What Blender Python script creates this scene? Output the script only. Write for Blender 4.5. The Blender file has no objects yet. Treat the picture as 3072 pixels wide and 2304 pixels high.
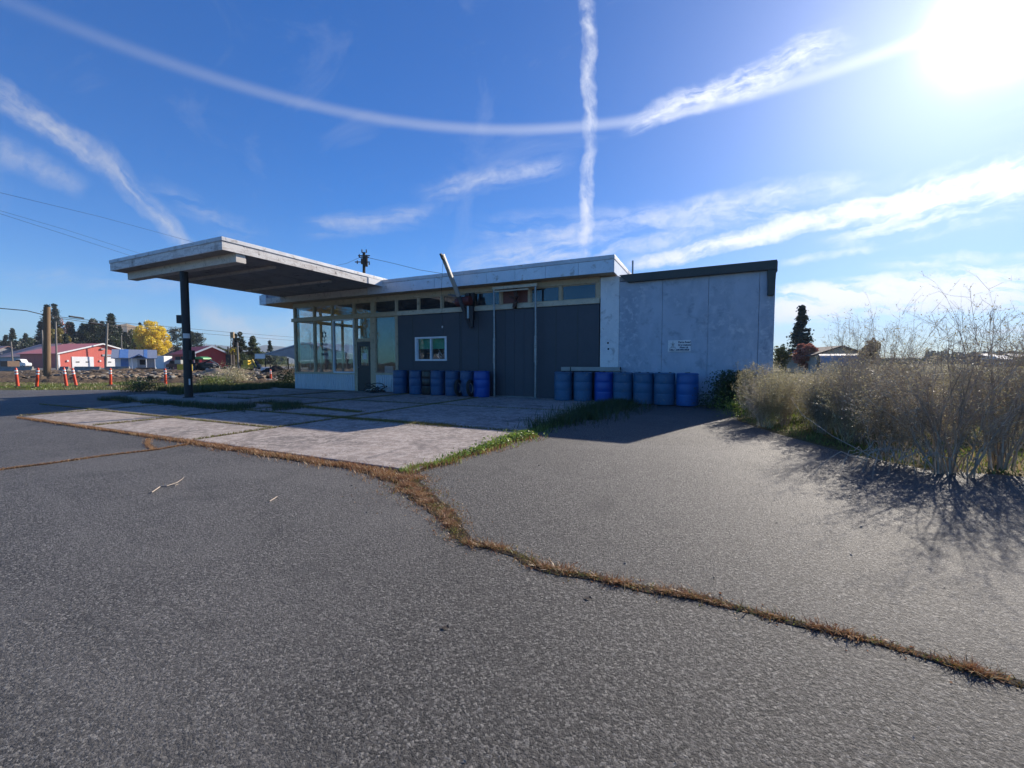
import bpy, math, random
import numpy as np
from mathutils import Vector, Matrix, noise as mnoise
R = math.radians
scene = bpy.context.scene
COL = scene.collection
random.seed(7)
# ------------------------------------------------------------------ camera calibration
FPX, CX, CY, HOR, H = 1250.0, 1536.0, 1152.0, 1089.0, 1.18
YAW = R(25.35); PITCH = math.atan((CY-HOR)/FPX)
Fh = Vector((-math.sin(YAW), math.cos(YAW), 0)); Rt = Vector((math.cos(YAW), math.sin(YAW), 0))
Fw = Fh*math.cos(PITCH) + Vector((0, 0, -math.sin(PITCH)))
Up = Rt.cross(Fw)
CAM = Vector((0, 0, H))
def ray(px, py):
    return Fw + Rt*((px-CX)/FPX) + Up*((CY-py)/FPX)
def G(px, py, z=0.0):                      # hit with a level plane
    r = ray(px, py); t = (z-H)/r.z; return CAM + r*t
def PY(px, py, Y):                         # hit with plane Y
    r = ray(px, py); return CAM + r*(Y/r.y)
def PX(px, py, X):
    r = ray(px, py); return CAM + r*(X/r.x)
def D(px, py, d):                          # point at horizontal forward depth d
    r = ray(px, py); return CAM + r*(d/r.dot(Fh))
# ------------------------------------------------------------------ materials
MATS = {}
def new_mat(name):
    m = bpy.data.materials.new(name); m.use_nodes = True
    nt = m.node_tree; nt.nodes.clear()
    return m, nt
def N(nt, t, **kw):
    n = nt.nodes.new(t)
    for k, v in kw.items():
        if k in n.inputs.keys() if isinstance(k, str) else False: n.inputs[k].default_value = v
        else: setattr(n, k, v)
    return n
def L(nt, a, b): nt.links.new(a, b)
def c4(c): return (c[0], c[1], c[2], 1)
def math_n(nt, op, a, b=None, clamp=False):
    n = nt.nodes.new('ShaderNodeMath'); n.operation = op; n.use_clamp = clamp
    for i, v in enumerate((a, b)):
        if v is None: continue
        if isinstance(v, (int, float)): n.inputs[i].default_value = v
        else: nt.links.new(v, n.inputs[i])
    return n.outputs[0]
def mixc(nt, f, a, b):
    n = nt.nodes.new('ShaderNodeMix'); n.data_type = 'RGBA'
    for i, v in ((0, f), (6, a), (7, b)):
        if isinstance(v, (int, float)): n.inputs[i].default_value = v
        elif isinstance(v, (tuple, list)): n.inputs[i].default_value = c4(v)
        else: nt.links.new(v, n.inputs[i])
    return n.outputs[2]
def ramp(nt, fac, stops):
    n = nt.nodes.new('ShaderNodeValToRGB'); e = n.color_ramp.elements
    while len(e) > 1: e.remove(e[-1])
    e[0].position = stops[0][0]; e[0].color = c4(stops[0][1])
    for p, c in stops[1:]:
        k = e.new(p); k.color = c4(c)
    nt.links.new(fac, n.inputs[0]); return n.outputs[0]
def maprange(nt, v, a, b, c=0.0, d=1.0, smooth=False):
    n = nt.nodes.new('ShaderNodeMapRange'); n.clamp = True
    if smooth: n.interpolation_type = 'SMOOTHSTEP'
    nt.links.new(v, n.inputs[0])
    for i, x in enumerate((a, b, c, d)): n.inputs[i+1].default_value = x
    return n.outputs[0]
def coords(nt, scale=(1, 1, 1), rot=(0, 0, 0), kind='Object'):
    tc = nt.nodes.new('ShaderNodeTexCoord'); mp = nt.nodes.new('ShaderNodeMapping')
    mp.inputs['Scale'].default_value = scale; mp.inputs['Rotation'].default_value = rot
    nt.links.new(tc.outputs[kind], mp.inputs[0]); return mp.outputs[0]
def noise(nt, vec, scale, detail=4, rough=.55, dist=0):
    n = nt.nodes.new('ShaderNodeTexNoise')
    nt.links.new(vec, n.inputs['Vector']); n.inputs['Scale'].default_value = scale
    n.inputs['Detail'].default_value = detail; n.inputs['Roughness'].default_value = rough
    n.inputs['Distortion'].default_value = dist
    return n.outputs['Fac']
def principled(nt, col, rough=.6, metal=0, bump=None, bstr=.3, bdist=.02, spec=.5):
    p = nt.nodes.new('ShaderNodeBsdfPrincipled'); o = nt.nodes.new('ShaderNodeOutputMaterial')
    if isinstance(col, (tuple, list)): p.inputs['Base Color'].default_value = c4(col)
    else: nt.links.new(col, p.inputs['Base Color'])
    if isinstance(rough, (int, float)): p.inputs['Roughness'].default_value = rough
    else: nt.links.new(rough, p.inputs['Roughness'])
    p.inputs['Metallic'].default_value = metal
    p.inputs['Specular IOR Level'].default_value = spec
    if bump is not None:
        b = nt.nodes.new('ShaderNodeBump'); b.inputs['Strength'].default_value = bstr
        b.inputs['Distance'].default_value = bdist
        nt.links.new(bump, b.inputs['Height']); nt.links.new(b.outputs[0], p.inputs['Normal'])
    nt.links.new(p.outputs[0], o.inputs[0]); return p
def simple(name, c1, c2=None, scale=3, rough=.6, metal=0, bstr=.15, stretch=(1, 1, 1), lo=.35, hi=.65, fine=None, spec=.5, dirt=None):
    """two-tone weathered surface"""
    m, nt = new_mat(name); v = coords(nt, stretch)
    c2 = c2 or tuple(x*.75 for x in c1)
    n1 = noise(nt, v, scale, 6, .62)
    col = mixc(nt, maprange(nt, n1, lo, hi), c1, c2)
    if dirt:
        n3 = noise(nt, v, scale*2.7, 8, .7, .4)
        col = mixc(nt, maprange(nt, n3, .56, .66, 0, .85), col, dirt)
    n2 = noise(nt, v, fine or scale*12, 3)
    col = mixc(nt, maprange(nt, n2, .3, .7, 0, .22), col, tuple(x*.6 for x in c1))
    principled(nt, col, rough, metal, n2, bstr, .01, spec)
    MATS[name] = m; return m
def leafmat(name, stops, rough=.7, transl=.35):
    m, nt = new_mat(name)
    g = nt.nodes.new('ShaderNodeNewGeometry')
    v = coords(nt); n1 = noise(nt, v, .9, 3)
    f = math_n(nt, 'ADD', math_n(nt, 'MULTIPLY', g.outputs['Random Per Island'], .65), math_n(nt, 'MULTIPLY', n1, .4), True)
    col = ramp(nt, f, stops)
    d = nt.nodes.new('ShaderNodeBsdfDiffuse'); t = nt.nodes.new('ShaderNodeBsdfTranslucent')
    L(nt, col, d.inputs[0]); L(nt, col, t.inputs[0])
    mx = nt.nodes.new('ShaderNodeMixShader'); mx.inputs[0].default_value = transl
    L(nt, d.outputs[0], mx.inputs[1]); L(nt, t.outputs[0], mx.inputs[2])
    gl = nt.nodes.new('ShaderNodeBsdfGlossy'); gl.inputs['Roughness'].default_value = .45
    m2 = nt.nodes.new('ShaderNodeMixShader'); m2.inputs[0].default_value = .05
    L(nt, mx.outputs[0], m2.inputs[1]); L(nt, gl.outputs[0], m2.inputs[2])
    o = nt.nodes.new('ShaderNodeOutputMaterial'); L(nt, m2.outputs[0], o.inputs[0])
    MATS[name] = m; return m
def glassmat(name, tint=(.8, .85, .88), gloss=.02, ior=1.5):
    m, nt = new_mat(name)
    tr = nt.nodes.new('ShaderNodeBsdfTransparent'); tr.inputs[0].default_value = c4(tint)
    gl = nt.nodes.new('ShaderNodeBsdfGlossy'); gl.inputs['Roughness'].default_value = gloss
    v = coords(nt); b = nt.nodes.new('ShaderNodeBump'); b.inputs['Strength'].default_value = .08; b.inputs['Distance'].default_value = .02
    L(nt, noise(nt, v, 1.3, 2), b.inputs['Height']); L(nt, b.outputs[0], gl.inputs['Normal'])
    lw = nt.nodes.new('ShaderNodeLayerWeight'); lw.inputs[0].default_value = .5
    df = nt.nodes.new('ShaderNodeBsdfDiffuse'); df.inputs[0].default_value = (.35, .35, .36, 1)
    dm = nt.nodes.new('ShaderNodeMixShader')
    L(nt, maprange(nt, noise(nt, v, 2.2, 6, .7), .4, .75, .03, .16), dm.inputs[0])
    L(nt, tr.outputs[0], dm.inputs[1]); L(nt, df.outputs[0], dm.inputs[2])
    mx = nt.nodes.new('ShaderNodeMixShader')
    L(nt, math_n(nt, 'ADD', math_n(nt, 'MULTIPLY', math_n(nt, 'POWER', lw.outputs['Facing'], 4), .9), .07, True), mx.inputs[0])
    L(nt, dm.outputs[0], mx.inputs[1]); L(nt, gl.outputs[0], mx.inputs[2])
    o = nt.nodes.new('ShaderNodeOutputMaterial'); L(nt, mx.outputs[0], o.inputs[0])
    MATS[name] = m; return m

# asphalt
def make_asphalt(name, base=(.118, .109, .099)):
    m, nt = new_mat(name); v = coords(nt)
    vo = nt.nodes.new('ShaderNodeTexVoronoi'); vo.inputs['Scale'].default_value = 128
    wv = nt.nodes.new('ShaderNodeTexNoise'); wv.inputs['Scale'].default_value = 90; wv.inputs['Detail'].default_value = 2; L(nt, v, wv.inputs['Vector'])
    va = nt.nodes.new('ShaderNodeVectorMath'); va.operation = 'MULTIPLY_ADD'; L(nt, wv.outputs['Color'], va.inputs[0]); va.inputs[1].default_value = (.012, .012, 0); L(nt, v, va.inputs[2])
    L(nt, va.outputs[0], vo.inputs['Vector'])
    sp = nt.nodes.new('ShaderNodeSeparateColor'); L(nt, vo.outputs['Color'], sp.inputs[0])
    coarse = noise(nt, v, 50, 6, .78); fine = noise(nt, v, 210, 2, .6)
    big = noise(nt, v, .35, 5, .6, .6); mid = noise(nt, v, 2.1, 5, .65)
    stone = ramp(nt, sp.outputs[0], [(0, (.014, .014, .014)), (.3, (.045, .043, .041)), (.6, tuple(x*1.15 for x in base)), (.82, (.23, .218, .2)), (1, (.42, .40, .36))])
    col = mixc(nt, maprange(nt, coarse, .38, .62, .55, 0), stone, (.03, .029, .028))
    col = mixc(nt, .12, col, base)
    col = mixc(nt, maprange(nt, big, .36, .66, .35, 0), col, tuple(x*.5 for x in base))
    col = mixc(nt, maprange(nt, noise(nt, coords(nt, (.5, 1, 1), (0, 0, .5)), .6, 6, .66, .8), .5, .64, 0, .38), col, (.17, .16, .148))
    col = mixc(nt, maprange(nt, mid, .56, .74, 0, .5), col, (.04, .039, .038))
    col = mixc(nt, maprange(nt, noise(nt, v, .9, 4, .5, 1.0), .63, .74, 0, .5), col, (.03, .03, .031))
    # hairline cracks, only in places
    cw = nt.nodes.new('ShaderNodeTexNoise'); cw.inputs['Scale'].default_value = 3.5; cw.inputs['Detail'].default_value = 5; L(nt, v, cw.inputs['Vector'])
    cv = nt.nodes.new('ShaderNodeVectorMath'); cv.operation = 'MULTIPLY_ADD'; L(nt, cw.outputs['Color'], cv.inputs[0]); cv.inputs[1].default_value = (.5, .5, 0); L(nt, v, cv.inputs[2])
    vc = nt.nodes.new('ShaderNodeTexVoronoi'); vc.feature = 'DISTANCE_TO_EDGE'; vc.inputs['Scale'].default_value = .62; L(nt, cv.outputs[0], vc.inputs['Vector'])
    cm = math_n(nt, 'MULTIPLY', maprange(nt, vc.outputs['Distance'], .0015, .006, 1, 0), maprange(nt, noise(nt, v, .45, 3, .5), .62, .68, 0, .6))
    col = mixc(nt, cm, col, (.014, .013, .013))
    hgt = math_n(nt, 'ADD', math_n(nt, 'MULTIPLY', coarse, 2.2), math_n(nt, 'ADD', math_n(nt, 'MULTIPLY', vo.outputs['Distance'], -.5), math_n(nt, 'MULTIPLY', fine, .4)))
    hgt = math_n(nt, 'SUBTRACT', hgt, cm)
    principled(nt, col, maprange(nt, coarse, .3, .7, .8, .5), 0, hgt, .9, .010, .38)
    MATS[name] = m; return m
make_asphalt('asphalt')
def make_concrete():
    m, nt = new_mat('apron'); v = coords(nt)
    big = noise(nt, v, .8, 6, .6, .8); mid = noise(nt, v, 8.5, 8, .78, .5); fine = noise(nt, v, 75, 4, .7)
    vo = nt.nodes.new('ShaderNodeTexVoronoi'); L(nt, v, vo.inputs['Vector']); vo.inputs['Scale'].default_value = 85
    sp = nt.nodes.new('ShaderNodeSeparateColor'); L(nt, vo.outputs['Color'], sp.inputs[0])
    col = mixc(nt, maprange(nt, big, .38, .62), (.37, .31, .27), (.21, .18, .16))
    col = mixc(nt, maprange(nt, mid, .47, .55, 0, .8), col, (.48, .42, .375))
    col = mixc(nt, maprange(nt, noise(nt, v, 1.7, 6, .68, 1), .52, .66, 0, .7), col, (.13, .115, .11))
    col = mixc(nt, maprange(nt, sp.outputs[0], .6, 1, 0, .5), col, (.1, .095, .09))
    col = mixc(nt, maprange(nt, noise(nt, v, 3.1, 3, .5), .72, .74, 0, .6), col, (.3, .1, .08))
    h = math_n(nt, 'ADD', math_n(nt, 'MULTIPLY', fine, .7), math_n(nt, 'MULTIPLY', mid, 1.6))
    principled(nt, col, .8, 0, h, .8, .012, .3); MATS['apron'] = m
make_concrete()
def make_field():
    m, nt = new_mat('field'); v = coords(nt)
    a = noise(nt, v, .05, 5, .6, .5); b = noise(nt, v, .6, 6, .7)
    col = mixc(nt, maprange(nt, a, .4, .6), (.16, .13, .065), (.07, .09, .03))
    col = mixc(nt, maprange(nt, b, .45, .62, 0, .7), col, (.20, .155, .085))
    col = mixc(nt, maprange(nt, noise(nt, v, 9, 5, .7), .5, .68, 0, .6), col, (.045, .05, .025))
    principled(nt, col, .95, 0, noise(nt, v, 7, 6, .7), .6, .08, .1); MATS['field'] = m
make_field()
def make_dirt(name, c1, c2, c3):
    m, nt = new_mat(name); v = coords(nt)
    b = noise(nt, v, 1.3, 7, .7, .5); f = noise(nt, v, 9, 6, .75)
    col = mixc(nt, maprange(nt, b, .4, .6), c1, c2); col = mixc(nt, maprange(nt, f, .5, .66, 0, .8), col, c3)
    principled(nt, col, .95, 0, f, .9, .06, .15); MATS[name] = m
make_dirt('dirt', (.13, .09, .055), (.06, .045, .032), (.24, .18, .12))
make_dirt('soil', (.06, .045, .035), (.03, .025, .02), (.12, .09, .05))
make_dirt('gravel', (.16, .15, .14), (.11, .105, .10), (.23, .215, .2))
make_dirt('blackdirt', (.02, .018, .018), (.035, .03, .028), (.07, .06, .05))
# panel wall: bare grey cement board with paint ghosts
def make_greywall(name, a, b, c, dark):
    m, nt = new_mat(name); v = coords(nt)
    g1 = noise(nt, coords(nt, (1, 1, .45)), 1.1, 6, .62, .8); g2 = noise(nt, v, 6, 7, .72, .4)
    col = mixc(nt, maprange(nt, g1, .38, .64), a, b)
    msk = math_n(nt, 'MULTIPLY', maprange(nt, g2, .5, .62), maprange(nt, g1, .42, .6))
    col = mixc(nt, math_n(nt, 'MULTIPLY', msk, .7), col, c)
    col = mixc(nt, maprange(nt, noise(nt, v, 3.3, 6, .68, .5), .55, .68, 0, .6), col, dark)
    principled(nt, col, .82, 0, g2, .15, .01, .25); MATS[name] = m
make_greywall('greywall', (.46, .51, .58), (.33, .38, .45), (.64, .66, .68), (.21, .25, .31))
make_greywall('palestrip', (.80, .80, .78), (.68, .68, .68), (.85, .83, .8), (.28, .27, .26))
def make_oldpaint(name, c1, c2, c3):
    m, nt = new_mat(name); v = coords(nt); w = coords(nt, (.6, .6, 3))
    a = noise(nt, w, 3.5, 8, .72, .3); b = noise(nt, v, 14, 6, .7)
    col = mixc(nt, maprange(nt, b, .35, .65, 0, .4), c1, tuple(x*.8 for x in c1))
    col = mixc(nt, maprange(nt, a, .49, .56, 0, .9), col, c2)
    col = mixc(nt, maprange(nt, noise(nt, v, 8, 7, .75), .57, .64, 0, .85), col, c3)
    col = mixc(nt, maprange(nt, noise(nt, coords(nt, (1, 1, .4)), 2.6, 7, .7), .55, .68, 0, .55), col, c3)
    principled(nt, col, .75, 0, a, .25, .01, .3); MATS[name] = m
make_oldpaint('oldwhite', (.74, .71, .67), (.55, .50, .46), (.17, .14, .12))
make_oldpaint('beamwhite', (.68, .62, .54), (.58, .53, .46), (.22, .19, .16))
simple('soffit', (.42, .38, .35), (.33, .30, .28), 1.2, .8, dirt=(.12, .1, .09))
simple('flashing', (.62, .63, .64), (.5, .5, .52), 2, .5, .2, dirt=(.3, .27, .24))
simple('whitemetal', (.66, .70, .74), (.55, .6, .66), 1.4, .38, .15, .05, dirt=(.32, .28, .24))
simple('beige', (.56, .43, .28), (.48, .37, .24), 3, .7, dirt=(.17, .13, .1))
simple('beigeold', (.62, .53, .38), (.52, .44, .32), 3, .75, dirt=(.16, .12, .09))
simple('darkwall', (.058, .064, .078), (.050, .056, .068), 1.2, .6, bstr=.05)
simple('blackfascia', (.05, .055, .05), (.06, .065, .06), 2, .6)
simple('whiteframe', (.72, .73, .74), (.65, .66, .68), 5, .4)
simple('doorblack', (.02, .02, .022), (.028, .028, .03), 4, .45)
simple('kneewhite', (.62, .66, .70), (.54, .58, .62), 2, .45, stretch=(4, 4, .6), dirt=(.36, .34, .32))
simple('galv', (.33, .35, .36), (.22, .23, .24), 6, .4, .6, dirt=(.16, .1, .07))
simple('rust', (.10, .045, .028), (.05, .03, .025), 8, .8)
simple('redsteel', (.16, .025, .018), (.08, .02, .018), 6, .55)
simple('blacksteel', (.014, .014, .016), (.02, .019, .02), 6, .55, dirt=(.04, .028, .022))
simple('boompaint', (.40, .36, .30), (.09, .08, .075), 3, .5, lo=.5, hi=.62, stretch=(1, 1, .5))
simple('boomshaded', (.085, .085, .09), (.05, .045, .045), 5, .6, dirt=(.12, .06, .04))  # darker boom colour, shade on its lower half painted in
simple('redpanel', (.19, .055, .035), (.14, .04, .03), 3, .6)
simple('interiorwall', (.34, .33, .31), (.28, .27, .26), 1, .8)
simple('interiordark', (.09, .085, .08), (.06, .055, .05), 1, .8)
simple('sheetgreen', (.10, .62, .32), (.08, .5, .26), 2, .6)
simple('woodbrown', (.14, .08, .045), (.09, .055, .035), 4, .7, stretch=(1, 1, 4))
simple('woodtan', (.42, .30, .17), (.3, .2, .1), 4, .7)
simple('paper', (.7, .7, .68), (.62, .62, .6), 8, .8)
simple('ink', (.03, .035, .05), None, 8, .7)
simple('inkblue', (.06, .08, .14), None, 8, .7)
simple('barrelblue', (.022, .085, .20), (.018, .068, .16), 2.5, .42, bstr=.06, dirt=(.07, .12, .19))
simple('barrelroyal', (.004, .075, .36), (.004, .06, .29), 2.5, .35, bstr=.05)
simple('barrelfaded', (.035, .13, .24), (.028, .105, .20), 2.5, .5, bstr=.06, dirt=(.11, .16, .2))
simple('barrelbright', (.012, .12, .36), (.012, .10, .30), 2.5, .4, bstr=.06)
simple('tanplastic', (.36, .37, .32), (.3, .3, .27), 4, .6)
simple('rubber', (.015, .015, .016), (.03, .028, .027), 8, .75)
simple('rimgrey', (.45, .45, .45), (.25, .25, .25), 8, .5)
simple('orange', (.75, .075, .02), (.62, .06, .02), 6, .45)
simple('reflective', (.85, .85, .83), (.75, .75, .73), 6, .4)
simple('polewood', (.24, .155, .085), (.16, .105, .06), 3, .85, stretch=(6, 6, .5))
simple('polegrey', (.28, .25, .21), (.2, .18, .16), 3, .85, stretch=(6, 6, .5))
simple('poledark', (.06, .045, .04), (.04, .035, .03), 3, .85)
simple('barnred', (.62, .12, .085), (.54, .10, .075), 1, .6, stretch=(3, 3, .3))
simple('barnroof', (.66, .19, .15), (.58, .17, .135), .6, .5)
simple('roofpink', (.52, .30, .24), (.44, .25, .2), .6, .6)
simple('barnred2', (.48, .03, .03), (.4, .025, .025), 1, .6)
simple('whitepaint', (.78, .78, .77), (.7, .7, .7), 2, .5)
simple('metalroof', (.30, .34, .42), (.24, .28, .37), 1, .45, .2, stretch=(5, 5, 1))
simple('bluepanel', (.10, .22, .48), (.08, .18, .42), 2, .5)
simple('greyroof', (.32, .32, .34), (.24, .24, .26), .5, .5, .2)
simple('darkopen', (.012, .012, .014), None, 3, .9)
simple('skirt', (.07, .05, .045), None, 3, .8)
simple('yellowpaint', (.70, .48, .02), (.55, .36, .02), 4, .5)
simple('greenpaint', (.06, .30, .06), (.045, .22, .05), 4, .4)
simple('truckwhite', (.75, .75, .73), (.65, .65, .63), 4, .35)
simple('maroon', (.09, .018, .018), (.06, .014, .014), 4, .4)
simple('blackpaint', (.014, .014, .018), None, 4, .3)
simple('navypaint', (.018, .02, .045), None, 4, .3)
simple('stone', (.30, .23, .16), (.17, .125, .09), 5, .9, bstr=.4)
simple('stonegrey', (.28, .27, .25), (.16, .15, .14), 5, .9, bstr=.4)
simple('concreteold', (.30, .29, .27), (.2, .195, .185), 2, .9)
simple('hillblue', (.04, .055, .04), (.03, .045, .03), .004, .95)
simple('hilltan', (.30, .19, .07), (.22, .15, .07), .05, .95)
simple('tarpgrey', (.34, .34, .36), (.26, .26, .28), 1, .6)
simple('bark', (.07, .05, .038), (.045, .035, .028), 4, .9)
simple('twigpale', (.42, .35, .28), (.28, .23, .18), 6, .8)
simple('wire', (.02, .02, .022), None, 3, .6)
simple('insulator', (.5, .5, .52), None, 3, .3)
glassmat('glass', (.88, .92, .93)); glassmat('glassdark', (.35, .38, .42))
leafmat('conifer', [(0, (.012, .022, .012)), (.5, (.022, .04, .018)), (1, (.045, .07, .028))], transl=.2)
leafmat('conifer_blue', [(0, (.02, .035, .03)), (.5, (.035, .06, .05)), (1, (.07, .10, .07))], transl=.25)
leafmat('broad_green', [(0, (.03, .05, .015)), (.5, (.06, .09, .025)), (1, (.12, .14, .04))])
leafmat('olive', [(0, (.10, .09, .02)), (.5, (.22, .19, .03)), (1, (.34, .26, .04))])
leafmat('yellow', [(0, (.45, .36, .03)), (.5, (.85, .66, .04)), (1, (.95, .78, .10))], transl=.45)
leafmat('tanleaf', [(0, (.22, .15, .07)), (.5, (.34, .24, .11)), (1, (.42, .32, .16))])
leafmat('redleaf', [(0, (.26, .09, .07)), (.5, (.42, .16, .11)), (1, (.55, .27, .17))])
leafmat('weeddry', [(0, (.10, .04, .02)), (.3, (.26, .11, .05)), (.6, (.40, .22, .10)), (.85, (.50, .36, .18)), (1, (.42, .40, .14))])
leafmat('weedmix', [(0, (.09, .06, .02)), (.4, (.22, .15, .05)), (.7, (.20, .22, .05)), (1, (.34, .34, .09))])
leafmat('weedgreen', [(0, (.06, .11, .015)), (.5, (.15, .24, .03)), (1, (.36, .38, .13))], transl=.5)
leafmat('grass', [(0, (.06, .09, .015)), (.4, (.12, .18, .03)), (.75, (.22, .24, .06)), (1, (.36, .30, .13))], transl=.4)
leafmat('drygrass', [(0, (.14, .10, .05)), (.5, (.28, .21, .11)), (1, (.45, .36, .2))], transl=.4)
leafmat('twig', [(0, (.16, .12, .09)), (.5, (.34, .27, .20)), (1, (.55, .47, .37))], transl=.1)
leafmat('twigolive', [(0, (.20, .18, .09)), (.5, (.40, .36, .20)), (1, (.64, .58, .38))], transl=.3)
leafmat('twigmauve', [(0, (.21, .175, .125)), (.5, (.40, .345, .26)), (1, (.64, .57, .45))], transl=.25)
leafmat('shrubleaf', [(0, (.15, .14, .07)), (.5, (.30, .27, .15)), (.85, (.42, .38, .24)), (1, (.75, .7, .58))], transl=.55)
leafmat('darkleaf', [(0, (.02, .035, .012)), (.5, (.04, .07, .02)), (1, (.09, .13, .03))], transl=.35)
M = MATS
# ------------------------------------------------------------------ mesh helpers
class MB:
    def __init__(s): s.v = []; s.f = []
    def add(s, vs, fs):
        o = len(s.v); s.v += [tuple(v) for v in vs]; s.f += [tuple(i+o for i in f) for f in fs]; return s
    def box(s, x0, x1, y0, y1, z0, z1):
        return s.add([(x0, y0, z0), (x1, y0, z0), (x1, y1, z0), (x0, y1, z0), (x0, y0, z1), (x1, y0, z1), (x1, y1, z1), (x0, y1, z1)],
            [(0, 3, 2, 1), (4, 5, 6, 7), (0, 1, 5, 4), (1, 2, 6, 5), (2, 3, 7, 6), (3, 0, 4, 7)])
    def obox(s, c, ax, ay, az):            # oriented box by centre + half axis vectors
        c = Vector(c); vs = []
        for k in (-1, 1):
            for i, j in ((-1, -1), (1, -1), (1, 1), (-1, 1)): vs.append(c + ax*i + ay*j + az*k)
        return s.add(vs, [(0, 3, 2, 1), (4, 5, 6, 7), (0, 1, 5, 4), (1, 2, 6, 5), (2, 3, 7, 6), (3, 0, 4, 7)])
    def prism(s, pts, z0, z1):             # vertical prism on polygon (ccw)
        n = len(pts)
        vs = [(p[0], p[1], z0) for p in pts] + [(p[0], p[1], z1) for p in pts]
        return s.add(vs, [tuple(range(n-1, -1, -1)), tuple(range(n, 2*n))] + [(i, (i+1) % n, n+(i+1) % n, n+i) for i in range(n)])
    def extr(s, pts, dv):                  # any planar polygon (3D) extruded by vector
        n = len(pts); dv = Vector(dv); vs = [Vector(p) for p in pts] + [Vector(p)+dv for p in pts]
        return s.add(vs, [tuple(range(n-1, -1, -1)), tuple(range(n, 2*n))] + [(i, (i+1) % n, n+(i+1) % n, n+i) for i in range(n)])
    def tube(s, pts, r, n=8, cap=True):
        pts = [Vector(p) for p in pts]; rs = r if isinstance(r, (list, tuple)) else [r]*len(pts)
        vs = []; fs = []; ref = None
        for i, p in enumerate(pts):
            t = (pts[min(i+1, len(pts)-1)] - pts[max(i-1, 0)]).normalized()
            if ref is None: ref = Vector((0, 0, 1)) if abs(t.z) < .9 else Vector((1, 0, 0))
            a = t.cross(ref).normalized(); b = t.cross(a); ref = b.cross(t) if False else ref
            for k in range(n):
                th = 2*math.pi*k/n; vs.append(p + (a*math.cos(th)+b*math.sin(th))*rs[i])
        for i in range(len(pts)-1):
            for k in range(n):
                fs.append((i*n+k, i*n+(k+1) % n, (i+1)*n+(k+1) % n, (i+1)*n+k))
        if cap:
            fs.append(tuple(range(n-1, -1, -1))); m = (len(pts)-1)*n; fs.append(tuple(range(m, m+n)))
        return s.add(vs, fs)
    def lathe(s, prof, c=(0, 0, 0), n=24):
        vs = []; fs = []
        for (r, z) in prof:
            for k in range(n):
                th = 2*math.pi*k/n; vs.append((c[0]+r*math.cos(th), c[1]+r*math.sin(th), c[2]+z))
        for i in range(len(prof)-1):
            for k in range(n): fs.append((i*n+k, i*n+(k+1) % n, (i+1)*n+(k+1) % n, (i+1)*n+k))
        fs.append(tuple(range(n-1, -1, -1))); m = (len(prof)-1)*n; fs.append(tuple(range(m, m+n)))
        return s.add(vs, fs)
    def torus(s, c, ax, R1, r, n=20, m=8):
        ax = Vector(ax).normalized(); ref = Vector((0, 0, 1)) if abs(ax.z) < .9 else Vector((1, 0, 0))
        a = ax.cross(ref).normalized(); b = ax.cross(a); c = Vector(c); vs = []; fs = []
        for i in range(n):
            th = 2*math.pi*i/n; u = a*math.cos(th)+b*math.sin(th)
            for k in range(m):
                ph = 2*math.pi*k/m; vs.append(c + u*(R1+r*math.cos(ph)) + ax*(r*math.sin(ph)))
        for i in range(n):
            for k in range(m): fs.append((i*m+k, ((i+1) % n)*m+k, ((i+1) % n)*m+(k+1) % m, i*m+(k+1) % m))
        return s.add(vs, fs)
def props(o, label=None, cat=None, group=None, kind=None):
    if label: o['label'] = label
    if cat: o['category'] = cat
    if group: o['group'] = group
    if kind: o['kind'] = kind
    return o
def thing(name, label, cat, loc=(0, 0, 0), group=None, rz=0):
    o = bpy.data.objects.new(name, None); COL.objects.link(o); o.location = loc; o.rotation_euler = (0, 0, rz)
    o.empty_display_size = .2
    return props(o, label, cat, group)
def link_mesh(name, me, mat, parent=None, local=False, bevel=0, smooth=False):
    me.materials.append(M[mat] if isinstance(mat, str) else mat)
    o = bpy.data.objects.new(name, me); COL.objects.link(o)
    if parent is not None:
        o.parent = parent
        if not local and parent.parent is None: o.location = -Vector(parent.location)
    if smooth:
        me.polygons.foreach_set('use_smooth', [True]*len(me.polygons))
    if bevel:
        b = o.modifiers.new('bevel', 'BEVEL'); b.width = bevel; b.segments = 2; b.limit_method = 'ANGLE'
    return o
def part(name, mb, mat, parent=None, local=False, bevel=0, smooth=False):
    me = bpy.data.meshes.new(name); me.from_pydata(mb.v, [], mb.f); me.update()
    if smooth:
        me.set_sharp_from_angle(angle=R(40)) if hasattr(me, 'set_sharp_from_angle') else None
    return link_mesh(name, me, mat, parent, local, bevel, smooth)
def np_mesh(name, V, F):
    V = np.asarray(V, dtype=np.float32).reshape(-1, 3); F = np.asarray(F, dtype=np.int32); k = F.shape[1]
    me = bpy.data.meshes.new(name); me.vertices.add(len(V)); me.vertices.foreach_set('co', V.ravel())
    me.loops.add(F.size); me.loops.foreach_set('vertex_index', F.ravel())
    me.polygons.add(len(F)); me.polygons.foreach_set('loop_start', np.arange(0, F.size, k, dtype=np.int32))
    me.polygons.foreach_set('loop_total', np.full(len(F), k, dtype=np.int32))
    me.update(calc_edges=True); return me
def structure(o): o['kind'] = 'structure'; return o
def copy_tree(o, parent=None):
    c = o.copy(); COL.objects.link(c); c.parent = parent
    for ch in [x for x in o.children]: copy_tree(ch, c)
    return c
rng = np.random.default_rng(11)
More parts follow.
